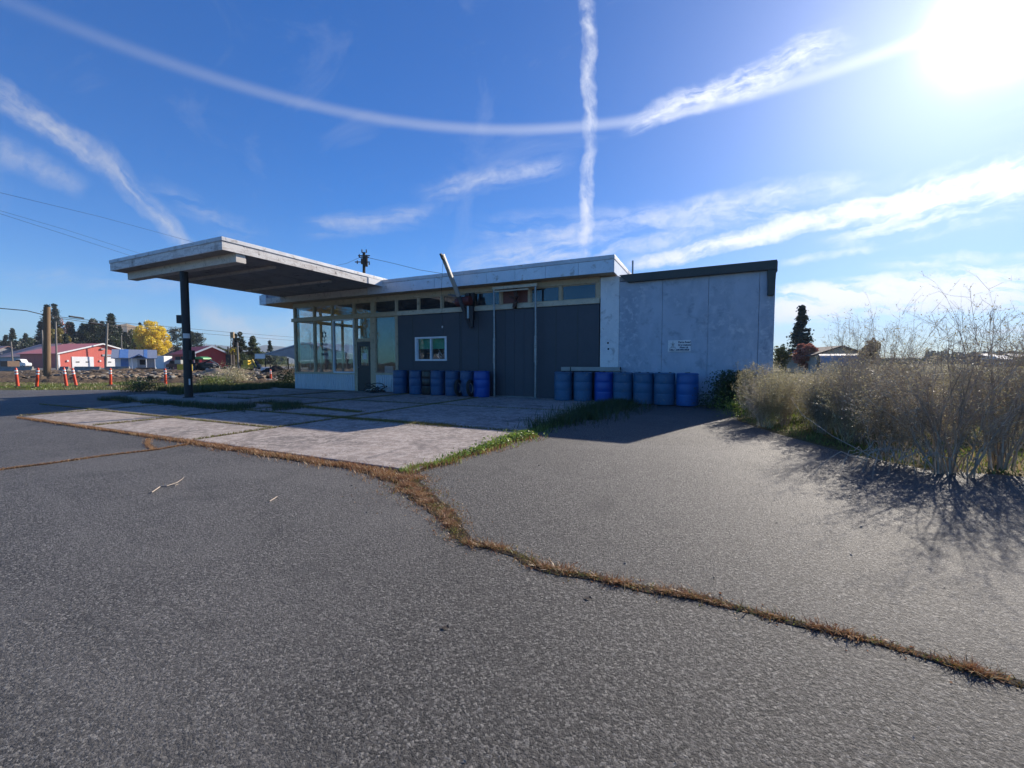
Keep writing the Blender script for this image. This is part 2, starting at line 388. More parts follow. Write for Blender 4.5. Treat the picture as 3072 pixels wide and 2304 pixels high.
def blades(P, h, w, lean=.5, rg=rng):
    """P Nx3 bases, returns tri-quads: each blade two segments (quad + tip as quad degenerate avoided -> tris)"""
    n = len(P); th = rg.uniform(0, 2*np.pi, n); ph = rg.uniform(0, 2*np.pi, n)
    hh = h*rg.uniform(.45, 1.15, n) if np.isscalar(h) else h*rg.uniform(.6, 1.1, n)
    ww = w*rg.uniform(.6, 1.3, n); ln = lean*rg.uniform(.1, 1, n)*hh
    sx = np.cos(th)*ww; sy = np.sin(th)*ww; lx = np.cos(ph)*ln; ly = np.sin(ph)*ln
    a = P+np.c_[-sx, -sy, np.zeros(n)]; b = P+np.c_[sx, sy, np.zeros(n)]
    c = P+np.c_[sx*.7+lx*.35, sy*.7+ly*.35, hh*.55]; d = P+np.c_[-sx*.7+lx*.35, -sy*.7+ly*.35, hh*.55]
    e = P+np.c_[lx, ly, hh*.95]
    V = np.stack([a, b, c, d, e], 1).reshape(-1, 3); o = (np.arange(n)*5)[:, None]
    F = np.concatenate([o+[0, 1, 2], o+[0, 2, 3], o+[3, 2, 4]], 0)
    return V, F
def leaves(P, size, rg=rng, flat=0.0):
    n = len(P); a = rg.normal(size=(n, 3)); a[:, 2] *= (1-flat); a /= np.linalg.norm(a, axis=1)[:, None]
    b = rg.normal(size=(n, 3)); b = np.cross(a, b); b /= np.linalg.norm(b, axis=1)[:, None]
    s = (size*rg.uniform(.5, 1.3, n))[:, None] if np.isscalar(size) else (size*rg.uniform(.6, 1.2, n))[:, None]
    V = np.stack([P-a*s, P+b*s*.55, P+a*s, P-b*s*.55], 1).reshape(-1, 3)
    F = (np.arange(n)*4)[:, None]+np.array([0, 1, 2, 3]); return V, F
def strips(A, B, wa, wb, rg=rng):
    """thin crossed-free quads from A to B (Nx3), random side direction"""
    n = len(A); t = B-A; s = np.cross(t, rg.normal(size=(n, 3))); s /= (np.linalg.norm(s, axis=1)[:, None]+1e-9)
    wa = np.broadcast_to(wa, (n,))[:, None]; wb = np.broadcast_to(wb, (n,))[:, None]
    V = np.stack([A-s*wa, A+s*wa, B+s*wb, B-s*wb], 1).reshape(-1, 3)
    F = (np.arange(n)*4)[:, None]+np.array([0, 1, 2, 3]); return V, F
def cat(parts):
    Vs = []; Fs = []; o = 0
    for V, F in parts: Vs.append(V); Fs.append(F+o); o += len(V)
    return np.concatenate(Vs), np.concatenate(Fs)
def poly_sheet(name, pts, z, mat, thick=None, div=0):
    mb = MB()
    if thick: mb.prism(pts, z-thick, z)
    else: mb.add([(p[0], p[1], z) for p in pts], [tuple(range(len(pts)))])
    return part(name, mb, mat)
# ------------------------------------------------------------------ world
SUN_EL = R(28.5)
SUN_AZ_LAMP = R(21.5)                       # from +Y towards +X
def sundir(az, el): return Vector((math.sin(az)*math.cos(el), math.cos(az)*math.cos(el), math.sin(el)))
w = bpy.data.worlds.new('World'); scene.world = w; w.use_nodes = True
nt = w.node_tree; nt.nodes.clear()
sky = nt.nodes.new('ShaderNodeTexSky'); sky.sky_type = 'NISHITA'; sky.sun_disc = False
sky.sun_elevation = SUN_EL; sky.sun_rotation = SUN_AZ_LAMP; sky.air_density = 1.0; sky.dust_density = .25; sky.ozone_density = 2.2
hs = nt.nodes.new('ShaderNodeHueSaturation'); hs.inputs['Saturation'].default_value = 1.22; hs.inputs['Value'].default_value = 1.0
L(nt, sky.outputs[0], hs.inputs['Color'])
TINT = (.30, .92, 1.55)
tn = nt.nodes.new('ShaderNodeMix'); tn.data_type = 'RGBA'; tn.blend_type = 'MULTIPLY'; tn.inputs[0].default_value = 1; tn.inputs[7].default_value = c4(TINT)
L(nt, hs.outputs[0], tn.inputs[6])
tc = nt.nodes.new('ShaderNodeTexCoord'); DIRV = tc.outputs['Generated']
def vdot(vec):
    n = nt.nodes.new('ShaderNodeVectorMath'); n.operation = 'DOT_PRODUCT'
    L(nt, DIRV, n.inputs[0]); n.inputs[1].default_value = vec; return n.outputs['Value']
df = vdot(tuple(Fh)); dr = vdot(tuple(Rt)); dz = vdot((0, 0, 1))
dfc = math_n(nt, 'MAXIMUM', df, .05)
U = math_n(nt, 'DIVIDE', dr, dfc); V_ = math_n(nt, 'DIVIDE', dz, dfc)
cmb = nt.nodes.new('ShaderNodeCombineXYZ'); L(nt, U, cmb.inputs[0]); L(nt, V_, cmb.inputs[1])
UV = cmb.outputs[0]
front = maprange(nt, df, .06, .2)
def uvp(px, py):
    r = ray(px, py); d = r.dot(Fh); return (r.dot(Rt)/d, r.z/d)
def vm(op, a, b=None, scale=None):
    n = nt.nodes.new('ShaderNodeVectorMath'); n.operation = op
    for i, x in enumerate((a, b)):
        if x is None: continue
        if isinstance(x, tuple): n.inputs[i].default_value = x
        else: L(nt, x, n.inputs[i])
    if scale is not None: n.inputs['Scale'].default_value = scale
    return n
# global warp so streak edges waver
wn = nt.nodes.new('ShaderNodeTexNoise'); wn.inputs['Scale'].default_value = 5; wn.inputs['Detail'].default_value = 4; wn.inputs['Roughness'].default_value = .6
L(nt, UV, wn.inputs['Vector'])
wofs = vm('SCALE', vm('SUBTRACT', wn.outputs['Color'], (.5, .5, .5)).outputs[0], None, .06).outputs[0]
UVW = vm('ADD', UV, wofs).outputs[0]
wn2 = nt.nodes.new('ShaderNodeTexNoise'); wn2.inputs['Scale'].default_value = 42; wn2.inputs['Detail'].default_value = 3
L(nt, UV, wn2.inputs['Vector'])
UVW2 = vm('ADD', UVW, vm('SCALE', vm('SUBTRACT', wn2.outputs['Color'], (.5, .5, .5)).outputs[0], None, .012).outputs[0]).outputs[0]
NZ = {}
def shared_noise(ang, nscale, stretch):
    """stretched cirrus noise, shared by every streak of about the same direction"""
    key = (round(ang/0.28), nscale > 11, stretch > 2.9)
    if key not in NZ:
        rt = nt.nodes.new('ShaderNodeVectorRotate'); rt.rotation_type = 'Z_AXIS'; rt.inputs['Angle'].default_value = -round(ang/0.28)*.28
        L(nt, UVW2, rt.inputs[0])
        mp = nt.nodes.new('ShaderNodeMapping'); sc = 14 if key[1] else 6.5; mp.inputs['Scale'].default_value = (sc, sc*(5.0 if key[2] else 1.8), 1)
        mp.inputs['Location'].default_value = (len(NZ)*3.7, len(NZ)*5.1, 0)
        L(nt, rt.outputs[0], mp.inputs[0]); NZ[key] = noise(nt, mp.outputs[0], 1, 4, .62, .4)
    return NZ[key]
def streak(p0, p1, w0, w1, amp, nscale=9, stretch=6, lo=.35, hi=.65, soft=1.0, warp=True, base=0.0, power=1.0):
    a = Vector(uvp(*p0)); b = Vector(uvp(*p1)); d = b-a; ln = d.length; e_ = d/ln; ang = math.atan2(d.y, d.x)
    def dotn(vec, off):
        n = nt.nodes.new('ShaderNodeVectorMath'); n.operation = 'DOT_PRODUCT'; L(nt, UVW2, n.inputs[0]); n.inputs[1].default_value = (vec[0], vec[1], 0)
        return math_n(nt, 'SUBTRACT', n.outputs['Value'], off)
    t = dotn(e_, a.dot(e_)); nv = Vector((-e_.y, e_.x)); dist = math_n(nt, 'ABSOLUTE', dotn(nv, a.dot(nv)))
    wd = maprange(nt, t, 0, ln, w0/FPX, w1/FPX)
    e = math_n(nt, 'SUBTRACT', 1, math_n(nt, 'DIVIDE', dist, wd), True)
    fin = min(.25*ln, .12)
    e = math_n(nt, 'MULTIPLY', e, maprange(nt, t, -fin*.2, fin, 0, 1, True))
    e = math_n(nt, 'MULTIPLY', e, maprange(nt, t, ln-fin, ln+fin*.2, 1, 0, True))
    nz = shared_noise(ang, nscale, stretch)
    e = math_n(nt, 'MULTIPLY', e, maprange(nt, nz, lo, hi, base, 1))
    return math_n(nt, 'MULTIPLY', e, amp)
ST = [
 # contrail straight up
 streak((1757, -60), (1770, 470), 30, 26, 1.0, 14, 1.5, .34, .62, base=.12),
 streak((1768, 430), (1745, 800), 25, 22, 1.3, 18, 1.5, .34, .6, base=.15),
 # left diagonal wide trail
 streak((-90, 220), (340, 500), 52, 50, .72, 6, 3.5, .33, .62, base=.15),
 streak((270, 430), (600, 790), 56, 34, .62, 6, 3.5, .33, .62, base=.12),
 streak((-60, 430), (260, 560), 70, 40, .45, 6, 2, .3, .65, base=.2),
 streak((420, 560), (800, 720), 60, 40, .22, 6, 4, .4, .65),
 # right bright streaks
 streak((1860, 808), (3150, 495), 22, 58, 2.8, 6, 5, .32, .62, base=.12),
 streak((2450, 700), (3150, 520), 90, 120, 1.3, 7, 5, .42, .65),
 streak((1870, 380), (2560, 110), 34, 70, .8, 12, 4, .35, .62, base=.1),
 streak((1880, 375), (2350, 215), 30, 50, .6, 14, 3, .3, .6, base=.2),
 streak((1250, 590), (1720, 480), 46, 40, .45, 8, 3, .38, .62, base=.1),
 streak((900, 695), (1330, 640), 45, 45, .42, 7, 3, .38, .62, base=.08),
 streak((2270, 920), (3150, 850), 58, 80, 4.2, 6, 3, .38, .52, base=.05),
 streak((2270, 945), (2700, 880), 30, 40, 1.3, 6, 4, .35, .55, base=.1),
 streak((2330, 800), (2640, 740), 16, 12, .6, 9, 4, .3, .6, base=.2),
 streak((2600, 800), (3150, 770), 24, 30, .7, 9, 5, .35, .6, base=.1),
 streak((2900, 1000), (3150, 990), 10, 12, .8, 9, 5, .3, .6, base=.2),
 streak((1330, 830), (1760, 700), 60, 70, .55, 8, 5, .38, .6, base=.05),
 streak((1780, 670), (2640, 540), 40, 50, .5, 8, 6, .36, .6, base=.08),
 streak((1400, 700), (2500, 640), 60, 90, .35, 8, 8, .42, .62),
 streak((1560, 790), (2200, 690), 50, 60, .45, 9, 8, .38, .6),
 streak((560, 930), (900, 1040), 70, 60, .55, 5, 2.5, .36, .62, base=.15),
 streak((650, 1000), (1040, 930), 50, 50, .4, 6, 3, .4, .62, base=.1),
 streak((-80, 820), (600, 850), 40, 40, .22, 6, 6, .4, .62),
]
tot = ST[0]
for s_ in ST[1:]: tot = math_n(nt, 'ADD', tot, s_)
# parhelic circle: level band at the sun's height all round the sky
band = math_n(nt, 'ABSOLUTE', math_n(nt, 'SUBTRACT', dz, math.sin(SUN_EL)))
bandw = math_n(nt, 'POWER', maprange(nt, band, 0.0, .0145, 1, 0, True), 1.3)
bandf = math_n(nt, 'MULTIPLY', bandw, maprange(nt, U, -1.35, .1, .04, .30))
brk = noise(nt, UVW2, 26, 3, .65); tot = math_n(nt, 'MULTIPLY', tot, maprange(nt, brk, .34, .6, .5, 1.12))
tot = math_n(nt, 'MULTIPLY', math_n(nt, 'ADD', tot, bandf), front)
# thin veil in the rest of the sky
pl = nt.nodes.new('ShaderNodeMapping'); pl.inputs['Scale'].default_value = (1.2, 3.4, 3.0); pl.inputs['Rotation'].default_value = (0, 0, .7)
L(nt, DIRV, pl.inputs[0])
veil = noise(nt, pl.outputs[0], 2.0, 7, .6, 1.2)
tot = math_n(nt, 'ADD', tot, maprange(nt, veil, .55, .8, 0, .12))
hz = math_n(nt, 'POWER', maprange(nt, dz, -.02, .42, 1, 0), 3.2)            # pale near the horizon
tot = math_n(nt, 'ADD', tot, math_n(nt, 'MULTIPLY', hz, .20))
cov = math_n(nt, 'SUBTRACT', 1, math_n(nt, 'POWER', 2.718, math_n(nt, 'MULTIPLY', tot, -1.25)), True)
rs_ = ray(3025, 35).normalized()
gdot = math_n(nt, 'MAXIMUM', vdot(tuple(rs_)), 0)
gn_ = nt.nodes.new('ShaderNodeTexNoise'); gn_.inputs['Scale'].default_value = 7; gn_.inputs['Detail'].default_value = 2; L(nt, UV, gn_.inputs['Vector'])
glow = math_n(nt, 'ADD', math_n(nt, 'MULTIPLY', math_n(nt, 'POWER', gdot, 900), math_n(nt, 'MULTIPLY', gn_.outputs['Fac'], 6.5)),
       math_n(nt, 'ADD', math_n(nt, 'MULTIPLY', math_n(nt, 'POWER', gdot, 60), .22), math_n(nt, 'MULTIPLY', math_n(nt, 'POWER', gdot, 14), .13)))
tw = nt.nodes.new('ShaderNodeMix'); tw.data_type = 'RGBA'; tw.blend_type = 'MULTIPLY'; tw.inputs[0].default_value = 1; tw.inputs[7].default_value = (.62, .82, 1.22, 1)
L(nt, hs.outputs[0], tw.inputs[6]); warmsky = tw.outputs[2]
bg1 = nt.nodes.new('ShaderNodeBackground'); L(nt, mixc(nt, maprange(nt, gdot, .45, .98), tn.outputs[2], warmsky), bg1.inputs[0]); bg1.inputs[1].default_value = .066
bg2 = nt.nodes.new('ShaderNodeBackground'); bg2.inputs[0].default_value = (.88, .91, 1.0, 1)
L(nt, math_n(nt, 'ADD', .46, math_n(nt, 'MULTIPLY', math_n(nt, 'POWER', gdot, 3), .42)), bg2.inputs[1])
mx = nt.nodes.new('ShaderNodeMixShader'); L(nt, cov, mx.inputs[0]); L(nt, bg1.outputs[0], mx.inputs[1]); L(nt, bg2.outputs[0], mx.inputs[2])
bg3 = nt.nodes.new('ShaderNodeBackground'); bg3.inputs[0].default_value = (.96, .93, 1.0, 1); L(nt, glow, bg3.inputs[1])
ad = nt.nodes.new('ShaderNodeAddShader'); L(nt, mx.outputs[0], ad.inputs[0]); L(nt, bg3.outputs[0], ad.inputs[1])
wo = nt.nodes.new('ShaderNodeOutputWorld'); L(nt, ad.outputs[0], wo.inputs[0])
w.cycles.sampling_method = 'MANUAL'; w.cycles.sample_map_resolution = 1024
sl = bpy.data.lights.new('sun', 'SUN'); sl.energy = 5.0; sl.angle = R(.53); sl.color = (1, .905, .775)
so = bpy.data.objects.new('sun', sl); COL.objects.link(so)
so.rotation_euler = sundir(SUN_AZ_LAMP, SUN_EL).to_track_quat('Z', 'Y').to_euler(); so.location = (20, 40, 40)
# camera
cd = bpy.data.cameras.new('camera'); co = bpy.data.objects.new('camera', cd); COL.objects.link(co); scene.camera = co
cd.sensor_width = 36; cd.lens = 36*FPX/3072; cd.clip_end = 12000; cd.clip_start = .05
co.matrix_world = Matrix.Translation(CAM) @ Matrix((Rt, Up, -Fw)).transposed().to_4x4()
scene.view_settings.view_transform = 'Standard'; scene.view_settings.look = 'None'
scene.view_settings.exposure = 0.68; scene.view_settings.gamma = 1
scene.cycles.max_bounces = 8; scene.cycles.transparent_max_bounces = 16

# ================================================================== SETTING
YF = 12.88                                  # facade plane
def ground():
    # one sheet to the horizon, gently noisy only in colour
    mb = MB(); s = 4000
    mb.add([(-s, -s, -.03), (s, -s, -.03), (s, s, -.03), (-s, s, -.03)], [(0, 1, 2, 3)])
    structure(part('ground', mb, 'field'))
ground()
asph = [(-90, -30), (60, -30), (60, 5.4), (12, 5.8), (4.6, 6.0), (3.1, 6.15), (2.2, 6.1), (1.7, 6.7), (1.1, 8.0), (.55, 9.6), (.6, 12.9), (-18.4, 12.9), (-18.6, 18),
        (-20.4, 16), (-20.5, 12.2), (-20.6, 10.6), (-24.2, 8.7), (-27.7, 6.9), (-45, -1.5), (-90, -24)]
structure(poly_sheet('asphalt_lot', asph, 0, 'asphalt'))
# concrete apron: separate pours with soil joints
def clip_left(P, m=0):
    f = lambda p: p[0] - (-13.3+m-(p[1]-3.5)*.74) if p[1] < 9 else p[0] - (-17.37+m)
    f = lambda p: p[0] - (-13.3+m-(p[1]-3.5)*.74)
    out = []
    for i in range(len(P)):
        a, b = P[i], P[(i+1) % len(P)]; fa, fb = f(a), f(b)
        if fa >= 0: out.append(a)
        if fa*fb < 0: t = fa/(fa-fb); out.append((a[0]+(b[0]-a[0])*t, a[1]+(b[1]-a[1])*t))
    return out
def apron():
    mb = MB(); g = .018
    xs = [-20.2, -17.0, -13.65, -10.3, -7.0, -2.85]
    ys = [3.55, 6.38, 9.6, YF-.02]
    for i in range(len(xs)-1):
        yy = list(ys)
        if i < 4: yy.insert(1, 4.86)
        for j in range(len(yy)-1):
            z = .022 + random.uniform(-.005, .006)
            P4 = clip_left([(xs[i]+g, yy[j]+g), (xs[i+1]-g, yy[j]+g), (xs[i+1]-g, yy[j+1]-g), (xs[i]+g, yy[j+1]-g)], g)
            if len(P4) > 2: mb.prism(P4, -.05, z)
    o = part('concrete_apron', mb, 'apron', bevel=.01); structure(o)
apron()
mb = MB(); mb.prism(clip_left([(-20.25, 3.5), (-2.8, 3.5), (-2.8, YF-.01), (-20.25, YF-.01)]), -.04, .006); structure(part('joint_soil', mb, 'soil'))
# pump island under the canopy column
mb = MB(); pts = []
for cx_, s0 in ((-11.9, -1), (-16.6, 1)):
    for k in range(9):
        th = math.pi/2*s0 - 0 + math.pi*k/8 if s0 == -1 else math.pi/2 + math.pi*k/8
        pts.append((cx_+.42*math.cos(th), 7.1+.42*math.sin(th)))
mb.prism(pts, 0, .15)
o = part('pump_island', mb, 'concreteold', bevel=.03); props(o, 'long low concrete kerbed island round the foot of the canopy post', 'kerb island')
# road and verge beyond
def quadpx(lst): return [tuple(v)[:2] for v in lst]
road = [D(-900, HOR, 62), D(1100, HOR, 62), D(1100, HOR, 84), D(-900, HOR, 84)]
structure(poly_sheet('road', [(p.x, p.y) for p in road], -.022, 'gravel'))
yard = [D(-900, HOR, 84.1), D(1100, HOR, 84.1), D(1100, HOR, 150), D(-900, HOR, 150)]
structure(poly_sheet('gravel_yard', [(p.x, p.y) for p in yard], -.024, 'gravel'))
# dug-up dirt bank
def dirtbank():
    nu, nv = 260, 46; V = []; F = []
    for j in range(nv):
        d = 23 + (60-23)*(j/(nv-1))**1.4
        for i in range(nu):
            px = -350 + 1450*i/(nu-1)
            p = D(px, HOR, d)
            q = Vector((p.x, p.y, 0))
            n1 = mnoise.fractal(q*.25, 1.0, 2.1, 5); n2 = mnoise.fractal(q*1.3+Vector((9, 3, 1)), .9, 2.2, 5)
            edge = min(1, j/5)*min(1, (nv-1-j)/4)*min(1, i/6)*min(1, (nu-1-i)/6)
            left = 1.0 if px > 330 else .55+.45*max(0, (px-40)/290) if px > 40 else .55
            z = (.14 + .50*n1 + .24*abs(n2))*left
            z = max(z, -.25)
            V.append((q.x, q.y, -.06 + edge*(z+.04)))
    for j in range(nv-1):
        for i in range(nu-1):
            a = j*nu+i; F.append((a, a+1, a+nu+1, a+nu))
    me = np_mesh('dirt_bank', V, F); o = link_mesh('dirt_bank', me, 'dirt'); structure(o)
dirtbank()
# hills
def ridge(name, prof, depth, mat, wob=.12, seed=0, trees=0):
    """prof: list of (px, py, d) crest points -> heightfield wedge"""
    n = 160; V = []; F = []
    for i in range(n):
        t = i/(n-1)*(len(prof)-1); k = min(int(t), len(prof)-2); f = t-k; f = f*f*(3-2*f)
        a, b = prof[k], prof[k+1]; px, py, d = [a[m]*(1-f)+b[m]*f for m in range(3)]
        c = D(px, py, d); back = Vector((c.x-CAM.x, c.y-CAM.y, 0)).normalized()
        for j in range(7):
            s = (j-3)/3.0; prof_h = (1-abs(s))**.8
            p = Vector((c.x, c.y, 0)) + back*s*depth
            nz = mnoise.fractal(Vector((px*.012+seed, j*.7, 0)), 1, 2, 5)*wob
            z = max(c.z, 1)*prof_h*(1+nz) - 1
            V.append((p.x, p.y, z if 0 < j < 6 else -3))
    for i in range(n-1):
        for j in range(6):
            a = i*7+j; F.append((a, a+7, a+8, a+1))
    me = np_mesh(name, V, F); o = link_mesh(name, me, mat); structure(o)
    return o
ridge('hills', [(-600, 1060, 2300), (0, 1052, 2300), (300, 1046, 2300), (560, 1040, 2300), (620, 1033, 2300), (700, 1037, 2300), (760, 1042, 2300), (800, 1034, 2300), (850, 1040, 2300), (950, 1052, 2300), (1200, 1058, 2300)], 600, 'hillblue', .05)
ridge('hills', [(-200, 1050, 700), (150, 1010, 700), (260, 985, 700), (380, 970, 700), (440, 985, 700), (520, 1035, 700), (600, 1070, 700)], 160, 'hilltan', .04, 3)
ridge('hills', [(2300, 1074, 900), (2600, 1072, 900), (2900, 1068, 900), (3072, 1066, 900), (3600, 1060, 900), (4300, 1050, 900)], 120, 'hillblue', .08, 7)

# ================================================================== STATION BUILDING
root = thing('service_station', 'low abandoned service station with dark front, grey side wall and big white canopy', 'building', (-8, 15, 0))
def fX(px, Y=YF): return PY(px, HOR, Y).x
def fZ(px, py, Y=YF): return PY(px, py, Y).z
XL, XR = fX(884), fX(2316)
XW = fX(1800)                                # start of pale strip
XD = fX(1195)                                # dark wall start
ZRAIL0, ZRAIL1 = 3.02, 3.17; ZTR = 3.66; ZSOF = 3.84; ZTOP = 4.34; YR = 12.42; YB = 20.0
# floor slab, back walls, inner walls
mb = MB(); mb.box(XL+.03, XR-.02, YF+.02, YB, -.02, .05); part('floor', mb, 'concreteold', root)
mb = MB(); mb.box(XL+4.5, XR-.11, YB-.15, YB, .06, ZSOF-.01); mb.box(XR-.1, XR, YF+.14, YB, .06, 3.55); part('wall', mb, 'greywall', root)
mb = MB(); xp = fX(1170)
mb.box(XL+2.6, XL+2.75, YF+1.6, YB-.2, .06, ZSOF-.01)      # office partition
mb.box(XL+2.76, XD, YF+3.4, YF+3.5, .06, ZSOF-.01)
part('inner_wall', mb, 'interiorwall', root)
mb = MB(); mb.box(XD+.02, XD+.1, YF+.14, YB-.2, .06, ZSOF-.01); part('inner_wall', mb, 'interiordark', root)
# dark facade
def wall_with_hole(x0, x1, z0, z1, hx0, hx1, hz0, hz1, y0, y1):
    m = MB(); m.box(x0, hx0, y0, y1, z0, z1); m.box(hx1, x1, y0, y1, z0, z1)
    m.box(hx0, hx1, y0, y1, z0, hz0); m.box(hx0, hx1, y0, y1, hz1, z1); return m
WX0, WX1 = fX(1248), fX(1340); WZ0, WZ1 = fZ(1294, 1081), fZ(1294, 1012)
XG0, XG1 = fX(1487), fX(1600)
m1 = wall_with_hole(XD+.005, fX(1379), 0, ZRAIL0, WX0, WX1, WZ0, WZ1, YF, YF+.12)
part('dark_wall', m1, 'darkwall', root)
mb = MB(); mb.box(fX(1379)+.008, XG0-.01, YF+.004, YF+.12, 0, ZRAIL0); mb.box(XG1+.01, XW-.04, YF, YF+.12, 0, ZRAIL0)
part('dark_wall', mb, 'darkwall', root)
mb = MB(); 
for i in range(4):
    a = XG0 + (XG1-XG0)*i/4; b = XG0+(XG1-XG0)*(i+1)/4
    mb.box(a+.004, b-.004, YF+.03, YF+.1, 0.02, ZRAIL0-.01)
part('bay_door', mb, 'darkwall', root)
mb = MB()
for i in range(1, 11):
    x = XD+(XW-XD)*i/11; 
    if WX0-.1 < x < WX1+.1 or XG0-.05 < x < XG1+.05: continue
    mb = MB(); mb.box(x-.012, x+.012, YF-.006, YF-.001, .02, ZRAIL0-.02); part('seam', mb, 'blackfascia', root)
# slider window
win = thing  # alias unused
mb = MB(); mb.box(WX0+.06, WX1-.06, YF+.05, YF+.056, WZ0+.06, WZ1-.06); wp = part('window', mb, 'glass', root)
mb = MB(); t = .065
mb.box(WX0-.02, WX1+.02, YF-.03, YF+.08, WZ1-t+.02, WZ1+.02); mb.box(WX0-.02, WX1+.02, YF-.03, YF+.08, WZ0-.02, WZ0+t-.02)
mb.box(WX0-.02, WX0+t, YF-.03, YF+.08, WZ0+t-.02, WZ1-t+.02); mb.box(WX1-t, WX1+.02, YF-.03, YF+.08, WZ0+t-.02, WZ1-t+.02)
xm = (WX0+WX1)/2; mb.box(xm-.03, xm+.03, YF-.02, YF+.08, WZ0+t-.02, WZ1-t+.02)
mb.box(WX0+t, WX0+t+.03, YF+.0, YF+.07, WZ0+t-.02, WZ1-t+.02)
part('frame', mb, 'whiteframe', wp)
mb = MB(); zmid = WZ0+(WZ1-WZ0)*.5
mb.box(WX0-.3, WX1+.3, YF+.14, YF+.15, zmid, WZ1+.3); part('green_sheet', mb, 'sheetgreen', root)  # added green sheet that gives the upper panes their green
mb = MB(); mb.box(WX0-.2, WX1+.3, YF+.55, YF+1.4, WZ0-.4, zmid-.12); mb.box(xm+.1, xm+.5, YF+.3, YF+.5, WZ0-.2, WZ0+.2)
part('shelf', mb, 'woodbrown', root, bevel=.02)
mb = MB()
for k in range(7):
    a = Vector((random.uniform(xm, WX1+.1), YF+.25, random.uniform(WZ0+.02, WZ0+.2))); b = a+Vector((random.uniform(-.3, .3), .1, random.uniform(.1, .35)))
    mb.tube([a, b], .018, 6)
part('clutter', mb, 'paper', root)
# pale strip + grey panels (each sheet 1.22 m)
mb = MB(); mb.box(XW, fX(1856)-.004, YF-.012, YF+.13, 0, 3.80); part('pale_panel', mb, 'palestrip', root)
prev = fX(1856)
for pxx in (1984, 2121, 2272):
    x = fX(pxx); mb = MB(); mb.box(prev+.004, x-.004, YF-.004, YF+.12, 0, 3.62); part('grey_panel', mb, 'greywall', root); prev = x
mb = MB(); mb.box(prev+.004, XR+.02, YF-.016, YF+.12, 0, 3.62); part('grey_panel', mb, 'greywall', root)
mb = MB()
for (hx, hy) in ((1824, 1029), (1825, 1047)):
    mb = MB()
    p = PY(hx, hy, YF-.013); mb.lathe([(.03, 0), (.03, .004)], (0, 0, 0), 12)
    mb.v[-24:] = [(p.x+v[0], YF-.018+v[2], p.z+v[1]) for v in mb.v[-24:]]
    part('bolt_hole', mb, 'darkopen', root)
# wing roof + black fascia
mb = MB(); mb.box(XW-.3, XR+.02, YF+.0, YB+.3, 3.64, 3.78); part('wing_roof', mb, 'greyroof', root)
zt = 3.82; yb = YF-.10
mb = MB(); pl = PY(1858, 824, yb); bl = PY(1884, 854, yb); 
mb.extr([(pl.x, yb-.05, zt-.02), (bl.x, yb-.05, 3.57), (XR-.1, yb-.05, 3.60), (XR+.03, yb-.05, 3.60), (XR+.03, yb-.05, zt+.02)], (0, .14, 0))
x1, x2 = fX(2294, yb), XR+.02
mb.extr([(x1, yb-.045, 3.595), (x1+.02, yb-.045, fZ(2295, 887, yb)), (x2-.03, yb-.045, fZ(2295, 887, yb)), (x2, yb-.045, 3.595)], (0, .12, 0))
mb.box(XR+.022, XR+.06, yb+.095, YB+.3, 3.56, zt+.015)
part('wing_fascia', mb, 'blackfascia', root, bevel=.008)
# main roof
XRL, XRR = PY(781, 900, YR).x, PY(1841, 800, YR).x
XC0 = -17.2                                   # canopy sides
XC1 = PY(666, 731, 6.62).x
XM = PY(1096, 850, YR).x
mb = MB(); mb.box(XRL+.03, XRR-.03, YR+.03, YB+.5, ZSOF+.02, ZTOP-.05); part('roof', mb, 'greyroof', root)
mb = MB(); mb.box(XRL+.02, XRR-.02, YR+.02, YB+.4, ZSOF, ZSOF+.018); part('soffit', mb, 'beige', root)
# fascia panels in metal to the right of canopy
nseg = 9; 
for i in range(nseg):
    a = XM+.1+(XRR-XM-.1)*i/nseg; b = XM+.1+(XRR-XM-.1)*(i+1)/nseg
    mb = MB(); mb.box(a+.004, b-.004, YR-.012+random.uniform(-.003, .003), YR+.028, ZSOF+.0, ZTOP-.13); part('fascia_panel', mb, 'whitemetal', root)
mb = MB(); mb.box(XRR-.028, XRR+.012, YR+.03, YB+.5, ZSOF, ZTOP-.13); part('fascia_panel', mb, 'whitemetal', root)
mb = MB(); mb.box(XM+.04, XRR+.03, YR-.03, YR+.1, ZTOP-.125, ZTOP); mb.box(XRR-.1, XRR+.03, YR+.101, YB+.5, ZTOP-.125, ZTOP); part('flashing', mb, 'flashing', root, bevel=.01)
# beige fascia under canopy and left end
mb = MB(); mb.box(XRL+.45, XM+.095, YR-.03, YR+.028, ZSOF, ZTOP-.25); part('fascia_board', mb, 'beamwhite', root)
mb = MB(); mb.box(XRL-.01, XRL+.445, YR-.04, YR+.028, ZSOF-.02, ZTOP-.1); mb.box(XRL-.01, XRL+.03, YR+.03, YB+.5, ZSOF-.02, ZTOP-.1); part('fascia_panel', mb, 'whitemetal', root)
